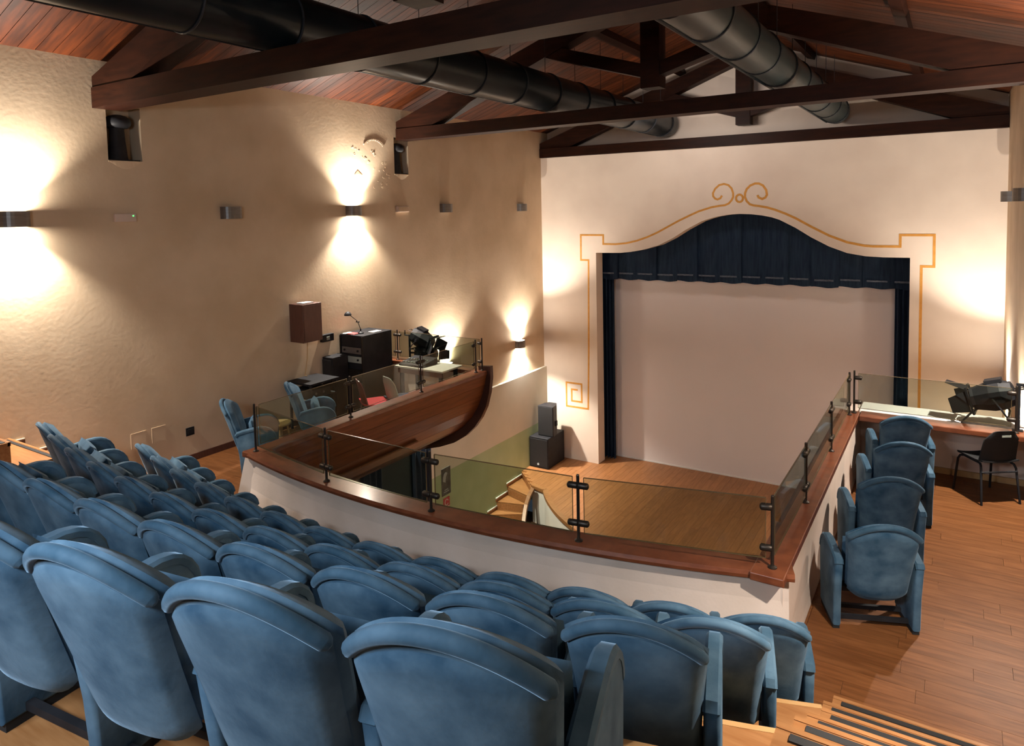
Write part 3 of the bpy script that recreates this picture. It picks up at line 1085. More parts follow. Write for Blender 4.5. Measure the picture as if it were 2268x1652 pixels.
def curtain(name, x0, x1, y, z0, z1f, folds, amp, mt, parent=None, label=None, z0f=None):
    bm = new()
    n = folds * 8
    F, B = [], []
    for i in range(n + 1):
        t_ = i / n
        x = x0 + (x1 - x0) * t_
        yy = y + amp * math.sin(t_ * folds * 2 * PI) + amp * 0.35 * math.sin(t_ * folds * 4.7 * PI + 1)
        zb = z0 + (0.012 * math.sin(t_ * folds * 2 * PI + 0.8))
        zt = z1f(x) if callable(z1f) else z1f
        F.append([bm.verts.new((x, yy, zb + (zt - zb) * k / 4)) for k in range(5)])
        B.append([bm.verts.new((x, yy + 0.02, zb + (zt - zb) * k / 4)) for k in range(5)])
    for i in range(n):
        for k in range(4):
            bm.faces.new((F[i][k], F[i + 1][k], F[i + 1][k + 1], F[i][k + 1]))
            bm.faces.new((B[i][k], B[i][k + 1], B[i + 1][k + 1], B[i + 1][k]))
        bm.faces.new((F[i][0], B[i][0], B[i + 1][0], F[i + 1][0]))
        bm.faces.new((F[i][4], F[i + 1][4], B[i + 1][4], B[i][4]))
    return obj(name, bm, mt, parent, smooth=True)


v = thing('stage_valance', 'navy velvet valance hanging across the top of the stage opening', 'curtain', (XC, 15.52, 1.6))
# pleated sections of the valance
secs = 14
xs = [-7.35 + (6.8) * i / secs for i in range(secs + 1)]
for i in range(secs):
    x0, x1 = xs[i] - 0.02, xs[i + 1] + 0.02
    d = 0.03 * (i % 2)
    zb = 1.585 - 0.0 + random.uniform(-0.012, 0.012)
    c_ = curtain('pleat', x0, x1, 15.50 + d, zb, lambda x: min(3.35, lerp(TOP, max(-7.2, min(-0.71, x))) + 0.25), 1, 0.016, NAVY, v)
    bm = new()
    bx(bm, x0 + 0.07, x1 - 0.09, 15.468 + d, 15.474 + d, zb + 0.13, zb + 0.165)
    obj('braid', bm, NAVYT, c_)
o = curtain('stage_curtain', -7.42, -6.98, 15.58, ZS + 0.01, 1.75, 5, 0.045, NAVY)
tag(o, 'navy side curtain on the left of the stage opening', 'curtain', 'side curtains of the stage')
o = curtain('stage_curtain', -0.98, -0.55, 15.58, ZS + 0.01, 1.75, 5, 0.045, NAVY)
tag(o, 'navy side curtain on the right of the stage opening', 'curtain', 'side curtains of the stage')
sc = thing('projection_screen', 'large pale projection screen filling the stage opening', 'screen', (XC, 15.85, ZS))
obj('cloth', box(-7.6, -0.3, 15.80, 15.815, ZS + 0.02, 2.0), SCREEN, sc)
obj('bottom_batten', box(-7.6, -0.3, 15.785, 15.83, ZS, ZS + 0.03), WHITE, sc)

# ------------------------------------------------------------------ stage stairs at the left
st = thing('stage_stairs', 'oak winder stairs beside the green wall leading up to the stage', 'stairs', (-8.1, 12.7, ZH))
WY = [13.80, 13.13, 12.67, 12.33, 11.95, 11.5]
IP_ = [(-7.88, 13.03), (-7.95, 12.92), (-8.00, 12.83), (-7.98, 12.73), (-7.93, 12.60), (-7.86, 12.40)]
TZ = [-3.05, -3.235, -3.41, -3.58, -3.75]
for k in range(4):
    zt = TZ[k]
    a, b, c, d = (-8.6, WY[k]), IP_[k], IP_[k + 1], (-8.6, WY[k + 1])
    bm = new()
    prism(bm, [a, b, c, d], 'z', zt - 0.035, zt)
    tr = obj('tread', bm, STEPW, st)
    zu = ZS if k == 0 else TZ[k - 1]
    bm = new()
    beam(bm, (*a, (zt + zu) / 2 - 0.018), (*b, (zt + zu) / 2 - 0.018), 0.02, zu - zt - 0.036)
    obj('riser', bm, STAGEF, tr)
    obj('skirting', box(-8.6, -8.585, WY[k + 1] - 0.04, WY[k], zt, zt + 0.07), STAGEF, st)
    obj('skirting_cap', box(-8.6, -8.575, WY[k + 1] - 0.04, WY[k], zt + 0.07, zt + 0.092), WHITE, st)
bm = new()
beam(bm, (-8.6, WY[4], -3.68), (*IP_[4], -3.68), 0.02, 0.13)
obj('lowest_riser', bm, STAGEF, st)
sp_ = [(-7.84, 13.02, ZS - 0.01), (-7.89, 12.92, -3.05), (-7.90, 12.80, -3.22), (-7.84, 12.62, -3.38), (-7.77, 12.46, -3.52), (-7.72, 12.30, -3.66), (-7.70, 12.22, -3.75)]
bm = new()
tube(bm, sp_, 0.055, 4)
obj('stringer', bm, STEPW, st)

# poster and fire sign on the lower wall
t = thing('poster', 'dark portrait poster with a pale figure on the cream lower wall', 'poster', (-8.598, 10.86, -2.13))
obj('sheet', box(-8.6, -8.592, 10.72, 11.01, -2.42, -1.86), POSTER, t)
bm = new()
for pts in ([(10.76, -2.12), (10.84, -2.16), (10.86, -2.05), (10.91, -1.98), (10.86, -1.95), (10.8, -1.97), (10.77, -2.03)], [(10.78, -2.36), (10.95, -2.36), (10.95, -2.345), (10.78, -2.345)],
            [(10.80, -2.32), (10.92, -2.32), (10.92, -2.305), (10.80, -2.305)]):
    prism(bm, pts, 'x', -8.592, -8.590)
obj('print', bm, PALEB, t)
t = thing('fire_sign', 'small red fire hose sign below the dark poster', 'sign', (-8.598, 10.86, -2.58))
obj('plate', box(-8.6, -8.594, 10.76, 10.965, -2.69, -2.475), REDS, t)
bm = new()
pts = [(10.862 + 0.055 * math.cos(a * PI / 7 + 0.4), -2.575 + 0.06 * math.sin(a * PI / 7 + 0.4)) for a in range(13)]
for p, q in zip(pts, pts[1:]):
    beam(bm, (-8.592, p[0], p[1]), (-8.592, q[0], q[1]), 0.02, 0.004, (1, 0, 0))
bx(bm, -8.594, -8.591, 10.83, 10.95, -2.68, -2.66)
obj('hose_symbol', bm, WHITES, t)
# curtained doorway under the left box
bm = box(-8.61, -8.585, 8.7, 9.9, ZH, -1.2)  # dark flat sheet: the shade of the open doorway put into its colour
tag(obj('door_1', bm, TEAL), 'dim doorway under the left box between two curtains', kind='structure')


def wall_curtain(y0, y1, lab):
    bm = new()
    n = 28
    F, B = [], []
    for i in range(n + 1):
        t_ = i / n
        y = y0 + (y1 - y0) * t_
        x = -8.53 + 0.035 * math.sin(t_ * 7 * PI)
        F.append([bm.verts.new((x, y + (0.03 if k == 0 else 0), z)) for k, z in enumerate((ZH + 0.01, -2.5, -1.15))])
        B.append([bm.verts.new((x - 0.02, y + (0.03 if k == 0 else 0), z)) for k, z in enumerate((ZH + 0.01, -2.5, -1.15))])
    for i in range(n):
        for k in range(2):
            bm.faces.new((F[i][k], F[i + 1][k], F[i + 1][k + 1], F[i][k + 1]))
            bm.faces.new((B[i][k], B[i + 1][k], B[i + 1][k + 1], B[i][k + 1]))
        bm.faces.new((F[i][2], F[i + 1][2], B[i + 1][2], B[i][2]))
        bm.faces.new((F[i][0], F[i + 1][0], B[i + 1][0], B[i][0]))
    o = obj('door_curtain', bm, DBLUEF, smooth=True)
    tag(o, lab, 'curtain', 'doorway curtains under the left box')


wall_curtain(9.80, 10.33, 'dark blue doorway curtain nearer the poster')
wall_curtain(8.45, 8.95, 'dark blue doorway curtain further from the poster')

# ------------------------------------------------------------------ stage loudspeakers
t = thing('subwoofer', 'large black subwoofer box on the left corner of the stage', 'loudspeaker', (-8.3, 14.5, ZS))
obj('cabinet', box(-8.585, -8.07, 14.12, 14.93, ZS, ZS + 0.74), BLACK, t, bevel=0.015)
obj('grille', box(-8.565, -8.09, 14.105, 14.12, ZS + 0.04, ZS + 0.70), RUBBER, t)
bm = new()
tube(bm, [(-8.34, 14.106, ZS + 0.10), (-8.34, 14.098, ZS + 0.10)], 0.028, 12)
obj('badge', bm, PALEB, t)
t = thing('loudspeaker', 'black loudspeaker standing on top of the subwoofer', 'loudspeaker', (-8.2, 14.5, ZS + 0.74))
bm = new()
prism(bm, [(-8.44, 14.30), (-8.02, 14.30), (-8.06, 14.55), (-8.13, 14.68), (-8.33, 14.68), (-8.40, 14.55)], 'z', ZS + 0.74, ZS + 1.47)
obj('cabinet', bm, BLACK, t, bevel=0.008)
obj('grille', box(-8.43, -8.03, 14.285, 14.30, ZS + 0.76, ZS + 1.45), RUBBER, t)
obj('handle', box(-8.035, -8.015, 14.42, 14.5, ZS + 0.98, ZS + 1.1), BLACK, t)

# ------------------------------------------------------------------ wall lights


def sconce(side, y, z, lit, label):
    """metal band open at top and bottom, light up and down"""
    s = 1 if side == 'L' else -1
    xw = XL if side == 'L' else XR
    t = thing('wall_light', label, 'wall light', (xw, y, z), group='up and down wall lights')
    hh, hw_, dp = 0.085, 0.15, 0.15
    prof = [(0.0, -hw_)] + [(dp * math.sin(a) ** 0.6, -hw_ * math.cos(a)) for a in [PI * k / 12 for k in range(1, 12)]] + [(0.0, hw_)]
    bm = new()
    outer = [(xw + s * p, y + q) for p, q in prof]
    inner = [(xw + s * max(0, p - 0.012), y + q * 0.92) for p, q in prof]
    n = len(outer)
    O0 = [bm.verts.new((*p, z - hh)) for p in outer]
    O1 = [bm.verts.new((*p, z + hh)) for p in outer]
    I0 = [bm.verts.new((*p, z - hh)) for p in inner]
    I1 = [bm.verts.new((*p, z + hh)) for p in inner]
    for i in range(n - 1):
        bm.faces.new((O0[i], O0[i + 1], O1[i + 1], O1[i]))
        bm.faces.new((I0[i], I1[i], I1[i + 1], I0[i + 1]))
        bm.faces.new((O1[i], O1[i + 1], I1[i + 1], I1[i]))
        bm.faces.new((O0[i], I0[i], I0[i + 1], O0[i + 1]))
    obj('housing', bm, STEEL, t, smooth=False)
    for sz in (1, -1):
        bm = new()
        prism(bm, inner, 'z', z + sz * (hh - 0.02), z + sz * (hh - 0.006))
        obj('lens', bm, LIT if lit else OFFL, t)
        if lit:
            l = bpy.data.lights.new('wall_light_lamp', 'SPOT')
            l.energy = SPOT_E
            l.color = WARM
            l.spot_size = math.radians(112)
            l.spot_blend = 0.55
            l.shadow_soft_size = 0.03
            o = bpy.data.objects.new('wall_light_lamp', l)
            o.parent = t
            o.location = (s * 0.07, 0, sz * (hh + 0.002))
            o.rotation_euler = (0 if sz < 0 else PI, 0, 0)
            C.objects.link(o)
            l = bpy.data.lights.new('wall_light_glow', 'AREA')
            l.shape = 'DISK'
            l.size = 0.16
            l.energy = GLOW_E
            l.color = WARM
            o = bpy.data.objects.new('wall_light_glow', l)
            o.parent = t
            o.location = (s * 0.085, 0, sz * (hh + 0.004))
            o.rotation_euler = (0 if sz < 0 else PI, 0, 0)
            C.objects.link(o)


sconce('L', 3.52, 3.31, True, 'lit wall light at the left picture edge on the ochre wall')
sconce('L', 6.22, 3.34, False, 'unlit wall light between the two bright ones on the left wall')
sconce('L', 8.60, 3.34, True, 'lit wall light above the desk lamp, under the peeling plaster')
sconce('L', 11.15, 3.36, False, 'unlit wall light right of the second niche on the left wall')
sconce('L', 14.05, 3.35, False, 'unlit wall light nearest the proscenium on the left wall')
sconce('L', 11.05, 0.15, True, 'lit low wall light glowing behind the left stage lanterns')
sconce('L', 13.85, 0.14, True, 'lit low wall light in the corner above the subwoofer')
sconce('R', 3.52, 3.31, True, 'lit wall light on the right wall above the aisle steps')
sconce('R', 8.60, 3.34, True, 'lit wall light on the right wall above the single file of chairs')
sconce('R', 11.15, 3.36, False, 'nearer unlit wall light at the right picture edge')
sconce('R', 14.05, 3.35, False, 'unlit wall light nearest the proscenium on the right wall')
sconce('R', 11.05, 0.15, True, 'lit low wall light right of the right stage lantern')
sconce('R', 13.85, 0.14, True, 'lit low wall light behind the right stage lantern')

# small wall devices
t = thing('emergency_light', 'cream emergency light with a green indicator on the left wall', 'emergency light', (XL, 4.73, 3.30), group='cream wall boxes')
obj('housing', box(XL, XL + 0.05, 4.60, 4.86, 3.25, 3.35), PARAW, t, bevel=0.006)
obj('indicator', box(XL + 0.05, XL + 0.054, 4.81, 4.825, 3.315, 3.33), LED, t)
t = thing('emergency_light', 'cream emergency light below the second niche', 'emergency light', (XL, 9.86, 3.35), group='cream wall boxes')
obj('housing', box(XL, XL + 0.05, 9.70, 10.02, 3.30, 3.41), PARAW, t, bevel=0.006)
obj('diffuser', box(XL + 0.05, XL + 0.058, 9.73, 9.99, 3.315, 3.395), FLAKE, t)
t = thing('wall_socket', 'small black socket plate low on the left wall', 'socket', (XL, 5.45, 0.41))
obj('plate', box(XL, XL + 0.012, 5.39, 5.51, 0.355, 0.465), BLACK, t, bevel=0.003)
obj('insert', box(XL + 0.012, XL + 0.016, 5.41, 5.49, 0.38, 0.44), RUBBER, t)
for y0, y1, lab in ((4.66, 4.85, 'plaster coloured access cover further from the black socket'), (4.93, 5.11, 'plaster coloured access cover next to the black socket')):
    t = thing('access_cover', lab, 'wall cover', (XL, y0, 0.5), group='access covers')
    obj('cover', box(XL, XL + 0.005, y0, y1, 0.40, 0.59), PLASTER, t)
    bm = new()
    bx(bm, XL, XL + 0.006, y0 - 0.004, y1 + 0.004, 0.59, 0.594)
    bx(bm, XL, XL + 0.006, y0 - 0.004, y0, 0.40, 0.59)
    obj('rim', bm, PLASTER, t)
# flaking plaster round the second lit lamp
bm = new()
rnd = random.Random(3)
for k in range(34):
    a = rnd.uniform(0, 1)
    y = 9.05 + 0.30 * math.sin(a * 5) + rnd.uniform(-0.25, 0.33)
    z = 3.75 + a * 0.85 + rnd.uniform(-0.08, 0.08)
    r = rnd.uniform(0.012, 0.038)
    m_ = 6
    th = rnd.uniform(0.001, 0.004)
    pts = [(y + r * rnd.uniform(0.6, 1.2) * math.cos(2 * PI * i / m_), z + r * rnd.uniform(0.5, 1.0) * math.sin(2 * PI * i / m_)) for i in range(m_)]
    lo = [bm.verts.new((XL, p[0], p[1])) for p in pts]
    hi = [bm.verts.new((XL + th * rnd.uniform(0.2, 1.2), y + (p[0] - y) * 0.85, z + (p[1] - z) * 0.85)) for p in pts]
    bm.faces.new(hi)
    for i in range(m_):
        bm.faces.new((lo[i], lo[(i + 1) % m_], hi[(i + 1) % m_], hi[i]))
for k in range(14):
    a = PI * (0.15 + 0.7 * k / 13)
    y, z = 9.18 - 0.26 * math.cos(PI - a), 4.42 + 0.16 * math.sin(a)
    beam(bm, (XL + 0.002, y - 0.02, z - 0.01), (XL + 0.003, y + 0.02, z + 0.01), 0.008, 0.02)
o = tag(obj('flaking_plaster', bm, PLASTER, wl), 'peeling plaster flakes', kind='stuff')
bm = new()
prism(bm, [(8.68, 3.95), (8.76, 4.03), (8.87, 3.95), (8.78, 3.965)], 'x', XL, XL + 0.003)
tag(obj('bare_patch', bm, HOLE, wl), 'bare brown hole in the plaster')

# ------------------------------------------------------------------ things in the left box
t = thing('wall_speaker', 'brown wooden loudspeaker cabinet mounted on the left wall', 'loudspeaker', (XL, 7.38, 1.33))
obj('cabinet', box(XL + 0.01, -8.36, 7.18, 7.56, 1.33, 1.92), SPKB, t, bevel=0.006)
obj('grille', box(-8.36, -8.352, 7.2, 7.54, 1.36, 1.89), SPKB, t)
obj('bracket', box(XL, XL + 0.012, 7.3, 7.44, 1.5, 1.7), BLACK, t)
o = obj('paper_sheet', box(-8.58, -8.42, 7.26, 7.46, 1.92, 1.935), PAPER)
tag(o, 'crumpled white paper lying on the brown wall speaker', 'paper')
bm = new()
tube(bm, [(XL + 0.03, 7.5, 1.35), (XL + 0.025, 7.48, 1.0), (XL + 0.03, 7.42, 0.76), (XL + 0.1, 7.4, 0.755)], 0.006, 6)
tag(obj('speaker_cable', bm, STOOLW), 'thin cable hanging from the brown wall speaker', 'cable')
bm = new()
t = thing('side_table', 'low black table against the wall under the brown speaker', 'table', (-8.35, 7.35, 0))
obj('table_top', box(-8.62, -8.1, 7.05, 7.63, 0.72, 0.75), BLACK, t)
obj('shelf', box(-8.6, -8.12, 7.08, 7.6, 0.5, 0.52), BLACK, t)
for x in (-8.6, -8.15):
    for y in (7.07, 7.58):
        obj('leg', box(x, x + 0.03, y, y + 0.03, 0, 0.72), BLACK, t)
t = thing('amplifier', 'flat black amplifier on the shelf of the black table', 'amplifier', (-8.35, 7.35, 0.52))
obj('case', box(-8.56, -8.16, 7.10, 7.5, 0.52, 0.63), RUBBER, t)
for y in (7.2, 7.35):
    bm = new()
    tube(bm, [(-8.16, y, 0.575), (-8.145, y, 0.575)], 0.018, 10)
    obj('knob', bm, STEEL, t)

t = thing('equipment_rack', 'tall black equipment rack beside the left box wall', 'rack', (-8.36, 8.5, 0))
obj('cabinet', box(-8.63, -8.10, 8.17, 8.86, 0.04, 1.30), BLACK, t, bevel=0.008)
obj('plinth', box(-8.6, -8.13, 8.2, 8.83, 0.0, 0.04), RUBBER, t)
for z0, z1, mt_ in ((1.0, 1.1, STEEL), (0.85, 0.95, GREYP), (0.62, 0.74, DMETAL), (0.42, 0.52, DMETAL)):
    u = obj('rack_unit', box(-8.56, -8.13, 8.150, 8.172, z0, z1), mt_, t)
    for xk in (-8.5, -8.2):
        bm = new()
        tube(bm, [(xk, 8.151, (z0 + z1) / 2), (xk, 8.135, (z0 + z1) / 2)], 0.018, 10)
        obj('knob', bm, BLACK, u)
for x in (-8.61, -8.115):
    obj('corner_strip', box(x - 0.012, x + 0.012, 8.155, 8.17, 0.06, 1.28), DMETAL, t)
t = thing('power_box', 'small black junction box on the wall left of the rack', 'junction box', (XL, 7.98, 1.28))
obj('cover', box(XL, XL + 0.07, 7.78, 8.02, 1.22, 1.34), BLACK, t, bevel=0.005)
obj('switch', box(XL + 0.07, XL + 0.08, 7.86, 7.92, 1.25, 1.3), GREYP, t)
t = thing('black_cabinet', 'narrow black cabinet squeezed between wall and rack', 'cabinet', (-8.55, 7.95, 0))
obj('body', box(-8.65, -8.42, 7.8, 8.14, 0, 0.98), BLACK, t, bevel=0.006)
obj('door', box(-8.64, -8.43, 7.785, 7.8, 0.05, 0.94), RUBBER, t)
# desk lamp and papers on the rack
t = thing('desk_lamp', 'small black jointed desk lamp standing on the equipment rack', 'lamp', (-8.32, 8.35, 1.30))
bm = new()
lathe(bm, [(0.05, 0.0), (0.05, 0.015), (0.03, 0.03), (0.012, 0.045), (0.01, 0.08)], 14, (-8.32, 8.35, 1.30))
obj('base', bm, BLACK, t, smooth=True)
bm = new()
tube(bm, [(-8.32, 8.35, 1.37), (-8.34, 8.33, 1.46), (-8.36, 8.31, 1.52), (-8.46, 8.23, 1.63)], 0.006, 6)
obj('arm', bm, DMETAL, t)
for dx in (0, 0.05):
    bm = new()
    lathe(bm, [(0.004, -0.012), (0.012, -0.006), (0.012, 0.006), (0.004, 0.012)], 8, (-8.365 + dx, 8.31, 1.50))
    obj('joint', bm, RUBBER, t)
bm = new()
lathe(bm, [(0.062, -0.05), (0.06, -0.03), (0.045, -0.005), (0.02, 0.012), (0.008, 0.016)], 14, (-8.47, 8.22, 1.66))
obj('shade', bm, BLACK, t, smooth=True)
o = obj('red_leaflet', box(-8.5, -8.33, 8.21, 8.36, 1.30, 1.306), REDPAP)
tag(o, 'red leaflet on the equipment rack left of the desk lamp', 'paper')
o = obj('white_sheet', box(-8.60, -8.52, 8.2, 8.36, 1.30, 1.305), PAPER)
tag(o, 'white sheet beside the red leaflet on the rack', 'paper')
o = obj('note_pad', box(-8.28, -8.16, 8.48, 8.68, 1.30, 1.312), PAPER)
tag(o, 'pale note pad on the rack behind the desk lamp', 'paper')

# white table with dark mixer
t = thing('white_table', 'white topped table at the stage end of the left box', 'table', (-7.1, 8.7, 0))
obj('table_top', box(-7.66, -6.68, 8.42, 8.95, 0.79, 0.815), TABLEW, t)
obj('apron', box(-7.62, -6.72, 8.46, 8.48, 0.70, 0.79), SPKB, t)
for x in (-7.6, -6.80):
    for y in (8.48, 8.86):
        obj('leg', box(x, x + 0.05, y, y + 0.05, 0, 0.79), BLACK, t)
t = thing('mixing_desk', 'dark mixing desk on the white table', 'mixer', (-7.35, 8.66, 0.815))
bm = new()
prism(bm, [(8.46, 0.815), (8.86, 0.815), (8.86, 0.91), (8.46, 0.85)], 'x', -7.6, -7.12)
obj('case', bm, BLACK, t)
bm = new()
for i in range(8):
    for j in range(2):
        bx(bm, -7.57 + i * 0.055, -7.55 + i * 0.055, 8.52 + j * 0.14, 8.55 + j * 0.14, 0.86 + j * 0.02, 0.882 + j * 0.02)
tag(obj('fader', bm, GREYP, t), kind='stuff')


# shell chairs
def shell_chair(name, label, loc, rz, backm, seatm, legm, slim=False):
    t = thing(name, label, 'chair', loc, rz)
    ob = lambda nm, b, m_, s=False: obj(nm, b, m_, t, smooth=s, world=False)
    bm = new()
    nu, nv = 10, 8
    F, B = {}, {}
    for i in range(nu + 1):
        u = -1 + 2 * i / nu
        for j in range(nv + 1):
            v = j / nv
            z = 0.47 + v * 0.36
            hw_ = 0.205 - 0.02 * v - 0.09 * max(0, v - 0.75) * abs(u) * 2
            zz = z - 0.05 * (abs(u) ** 4) * (v ** 3)
            y = -0.20 - 0.08 * v + 0.045 * u * u
            F[i, j] = bm.verts.new((u * hw_, y + 0.006, zz))
            B[i, j] = bm.verts.new((u * hw_, y - 0.008, zz))
    for i in range(nu):
        for j in range(nv):
            bm.faces.new((F[i, j], F[i + 1, j], F[i + 1, j + 1], F[i, j + 1]))
            bm.faces.new((B[i, j], B[i, j + 1], B[i + 1, j + 1], B[i + 1, j]))
    for i in range(nu):
        for j, q in ((0, 0), (nv, 1)):
            bm.faces.new((F[i, j], B[i, j], B[i + 1, j], F[i + 1, j]))
    for j in range(nv):
        for i in (0, nu):
            bm.faces.new((F[i, j], F[i, j + 1], B[i, j + 1], B[i, j]))
    ob('backrest', bm, backm, True)
    bm = new()
    T_, D_ = {}, {}
    for i in range(nu + 1):
        u = -1 + 2 * i / nu
        for j in range(nv + 1):
            v = j / nv
            y = -0.215 + 0.43 * v
            z = 0.455 + 0.018 * u * u - 0.03 * max(0, v - 0.8) * 5 * 0.4 + 0.03 * max(0, 0.2 - v) * 5 * 0.6
            hw_ = 0.205 + 0.01 * v - 0.03 * max(0, v - 0.85) * 6 * abs(u) ** 3
            T_[i, j] = bm.verts.new((u * hw_, y, z))
            D_[i, j] = bm.verts.new((u * hw_, y, z - 0.016))
    for i in range(nu):
        for j in range(nv):
            bm.faces.new((T_[i, j], T_[i + 1, j], T_[i + 1, j + 1], T_[i, j + 1]))
            bm.faces.new((D_[i, j], D_[i, j + 1], D_[i + 1, j + 1], D_[i + 1, j]))
    for i in range(nu):
        for j in (0, nv):
            bm.faces.new((T_[i, j], D_[i, j], D_[i + 1, j], T_[i + 1, j]))
    for j in range(nv):
        for i in (0, nu):
            bm.faces.new((T_[i, j], T_[i, j + 1], D_[i, j + 1], D_[i, j]))
    ob('seat', bm, seatm, True)
    for sx in (-1, 1):
        for sy in (-1, 1):
            bm = new()
            tube(bm, [(sx * 0.17, sy * 0.13, 0.432), (sx * 0.185, sy * 0.165, 0.42), (sx * 0.195, sy * 0.185, 0.38), (sx * 0.215, sy * 0.23, 0.0)], 0.0125, 8)
            ob('leg', bm, legm, True)
        bm = new()
        tube(bm, [(sx * 0.17, -0.14, 0.432), (sx * 0.17, 0.14, 0.432)], 0.011, 8)
        ob('seat_rail', bm, legm, True)
    bm = new()
    tube(bm, [(-0.2, -0.20, 0.35), (0.2, -0.20, 0.35)], 0.010, 8)
    ob('stretcher', bm, legm, True)
    return t


shell_chair('shell_chair', 'chair with dark red back and bright red seat in the left box', (-7.33, 7.62, 0), -0.6, REDP, REDF, CHROME)
shell_chair('shell_chair', 'chair with grey back and dark blue seat behind the red chair', (-7.12, 7.98, 0), -0.35, GREYP, DBLUEF, CHROME)
t = shell_chair('shell_chair', 'black plastic chair under the right stage lantern', (0.34, 9.22, 0), 0.60, RUBBER, RUBBER, BLACK)
o = obj('hand_slot', box(-0.05, 0.05, -0.292, -0.286, 0.765, 0.785), GREYP, t, world=False)
t = thing('wooden_stool', 'small light wooden stool between the two blue armchairs', 'stool', (-7.9, 6.32, 0))
bm = new()
lathe(bm, [(0.14, 0.38), (0.15, 0.39), (0.15, 0.405), (0.14, 0.415)], 18, (-7.9, 6.32, 0))
obj('seat', bm, STOOLW, t)
for k in range(4):
    a = PI / 4 + k * PI / 2
    bm = new()
    tube(bm, [(-7.9 + 0.09 * math.cos(a), 6.32 + 0.09 * math.sin(a), 0.385), (-7.9 + 0.14 * math.cos(a), 6.32 + 0.14 * math.sin(a), 0)], 0.014, 8)
    obj('leg', bm, STOOLW, t)


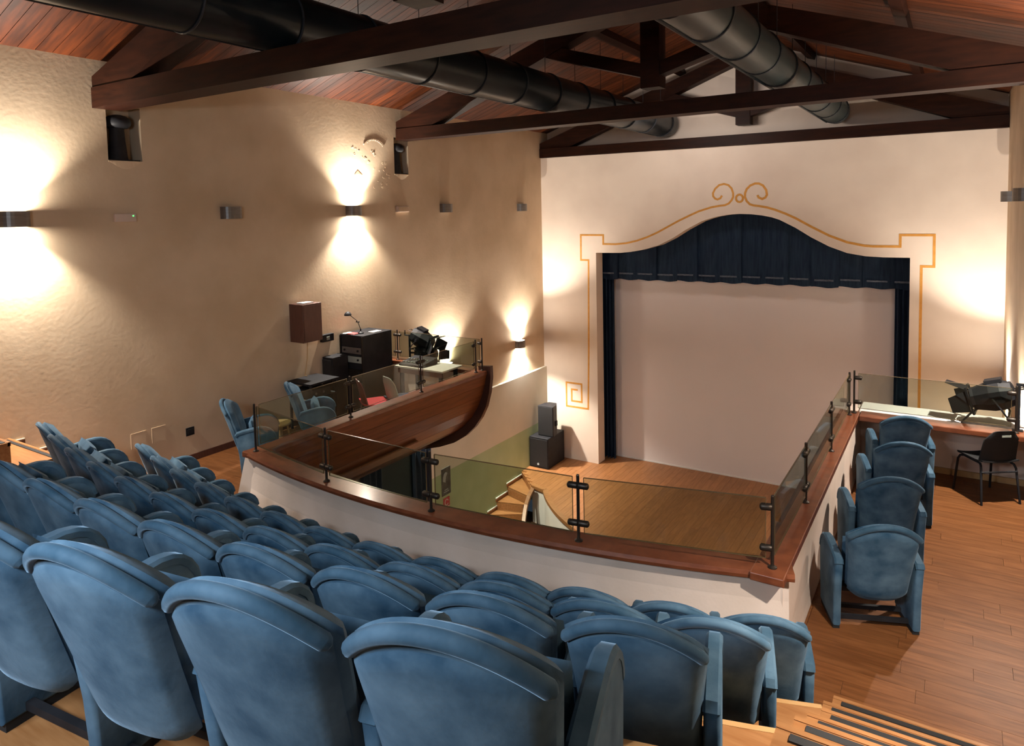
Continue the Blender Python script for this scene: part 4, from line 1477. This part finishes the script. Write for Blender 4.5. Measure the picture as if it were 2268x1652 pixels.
# ------------------------------------------------------------------ stage lanterns
def lantern(label, loc, rot, sc_=1.0, doors=True, L=0.42):
    """local +Y is the beam direction"""
    t = thing('stage_lantern', label, 'stage light', loc, 0, 'black stage lanterns')
    t.rotation_euler = rot
    t.scale = (sc_ * 1.2, sc_, sc_ * 1.2)
    ob = lambda nm, b, m_=BLACK, s=False, p=t: obj(nm, b, m_, p, smooth=s, world=False)
    bm = new()
    # octagonal barrel swelling in the middle
    for_r = [(-0.5, 0.07), (-0.46, 0.105), (-0.20, 0.135), (0.05, 0.135), (0.42, 0.105), (0.5, 0.105)]
    rings = []
    for f, r in for_r:
        rings.append([bm.verts.new((r * math.cos(PI / 8 + k * PI / 4), f * L, r * 1.05 * math.sin(PI / 8 + k * PI / 4))) for k in range(8)])
    for a, b in zip(rings, rings[1:]):
        for k in range(8):
            bm.faces.new((a[k], a[(k + 1) % 8], b[(k + 1) % 8], b[k]))
    bm.faces.new(rings[0])
    bm.faces.new(rings[-1][::-1])
    ob('housing', bm)
    ob('top_vent', box(-0.06, 0.06, -0.3 * L, 0.1 * L, 0.125, 0.155))
    bm = new()
    tube(bm, [(0, 0.5 * L, 0), (0, 0.5 * L + 0.02, 0)], 0.085, 16)
    ob('lens', bm, OFFL)
    bm = new()
    for a, b in (((-0.12, -0.12), (0.12, -0.12)), ((0.12, -0.12), (0.12, 0.12)), ((0.12, 0.12), (-0.12, 0.12)), ((-0.12, 0.12), (-0.12, -0.12))):
        beam(bm, (a[0], 0.5 * L + 0.015, a[1]), (b[0], 0.5 * L + 0.015, b[1]), 0.02, 0.02, (0, 1, 0))
    ob('colour_frame', bm)
    if doors:
        y0 = 0.5 * L + 0.03
        for k in range(4):
            a = k * PI / 2
            rt_ = Matrix.Rotation(a, 3, 'Y')
            o_ = (0.09, 0.14, 0.10, 0.07)[k]
            ln = 0.17
            pts = [(-0.10, y0, 0.11), (0.10, y0, 0.11), (0.07, y0 + ln, 0.11 + o_), (-0.07, y0 + ln, 0.11 + o_)]
            bm = new()
            A = [bm.verts.new(rt_ @ Vector(p)) for p in pts]
            B = [bm.verts.new(rt_ @ (Vector(p) + Vector((0, 0, 0.004)))) for p in pts]
            bm.faces.new(A)
            bm.faces.new(B[::-1])
            for i in range(4):
                bm.faces.new((A[i], B[i], B[(i + 1) % 4], A[(i + 1) % 4]))
            ob('barn_door', bm)
    bm = new()
    tube(bm, [(-0.145, 0, 0), (-0.16, -0.05, -0.10), (-0.15, -0.08, -0.19), (0.15, -0.08, -0.19), (0.16, -0.05, -0.10), (0.145, 0, 0)], 0.010, 6)
    ob('yoke', bm)
    bm = new()
    tube(bm, [(0.145, 0, 0), (0.18, 0, 0)], 0.022, 10)
    ob('tilt_knob', bm)
    bm = new()
    tube(bm, [(-0.04, -0.5 * L, 0.03), (-0.04, -0.5 * L - 0.09, 0.03), (0.04, -0.5 * L - 0.09, 0.03), (0.04, -0.5 * L, 0.03)], 0.006, 6)
    ob('rear_handle', bm, DMETAL)
    return t


def aim(dx, dy, dz):
    d = Vector((dx, dy, dz)).normalized()
    return d.to_track_quat('Y', 'Z').to_euler()


lantern('black stage lantern with open barn doors on the right box', (0.40, 9.46, 1.09), aim(-0.93, 0.10, -0.30), 1.0)
lantern('upper black stage lantern clamped at the end of the left box', (-7.72, 9.20, 1.12), aim(0.90, 0.10, -0.38), 0.95)
lantern('lower black stage lantern beneath the other at the left box end', (-7.66, 9.22, 0.87), aim(0.97, 0.10, -0.10), 0.88)
t = thing('lantern_stand', 'dark post with short arm holding the right stage lantern', 'stand', (0.62, 9.36, 0.75), group='lantern stands')
bm = new()
tube(bm, [(0.62, 9.36, 0.75), (0.62, 9.36, 1.27)], 0.022, 10)
obj('post', bm, BLACK, t)
obj('arm', box(0.60, 0.76, 9.345, 9.375, 1.25, 1.28), BLACK, t)
obj('bracket_arm', box(0.50, 0.62, 9.35, 9.45, 1.10, 1.14), DMETAL, t)
obj('base_plate', box(0.57, 0.67, 9.32, 9.395, 0.75, 0.76), BLACK, t)
t = thing('lantern_stand', 'dark hooked post holding the left stage lanterns', 'stand', (-7.90, 9.08, 0.75), group='lantern stands')
bm = new()
tube(bm, [(-7.90, 9.085, 0.75), (-7.90, 9.085, 1.19)], 0.018, 10)
obj('post', bm, BLACK, t)
bm = new()
tube(bm, [(-7.90, 9.085, 1.18), (-8.0, 9.085, 1.18), (-8.0, 9.085, 1.26)], 0.013, 8)
obj('hook', bm, BLACK, t)
bm = new()
beam(bm, (-7.9, 9.085, 1.12), (-7.72, 9.16, 1.14), 0.02, 0.03)
beam(bm, (-7.9, 9.085, 0.88), (-7.7, 9.18, 0.88), 0.02, 0.03)
obj('clamp_arm', bm, BLACK, t)
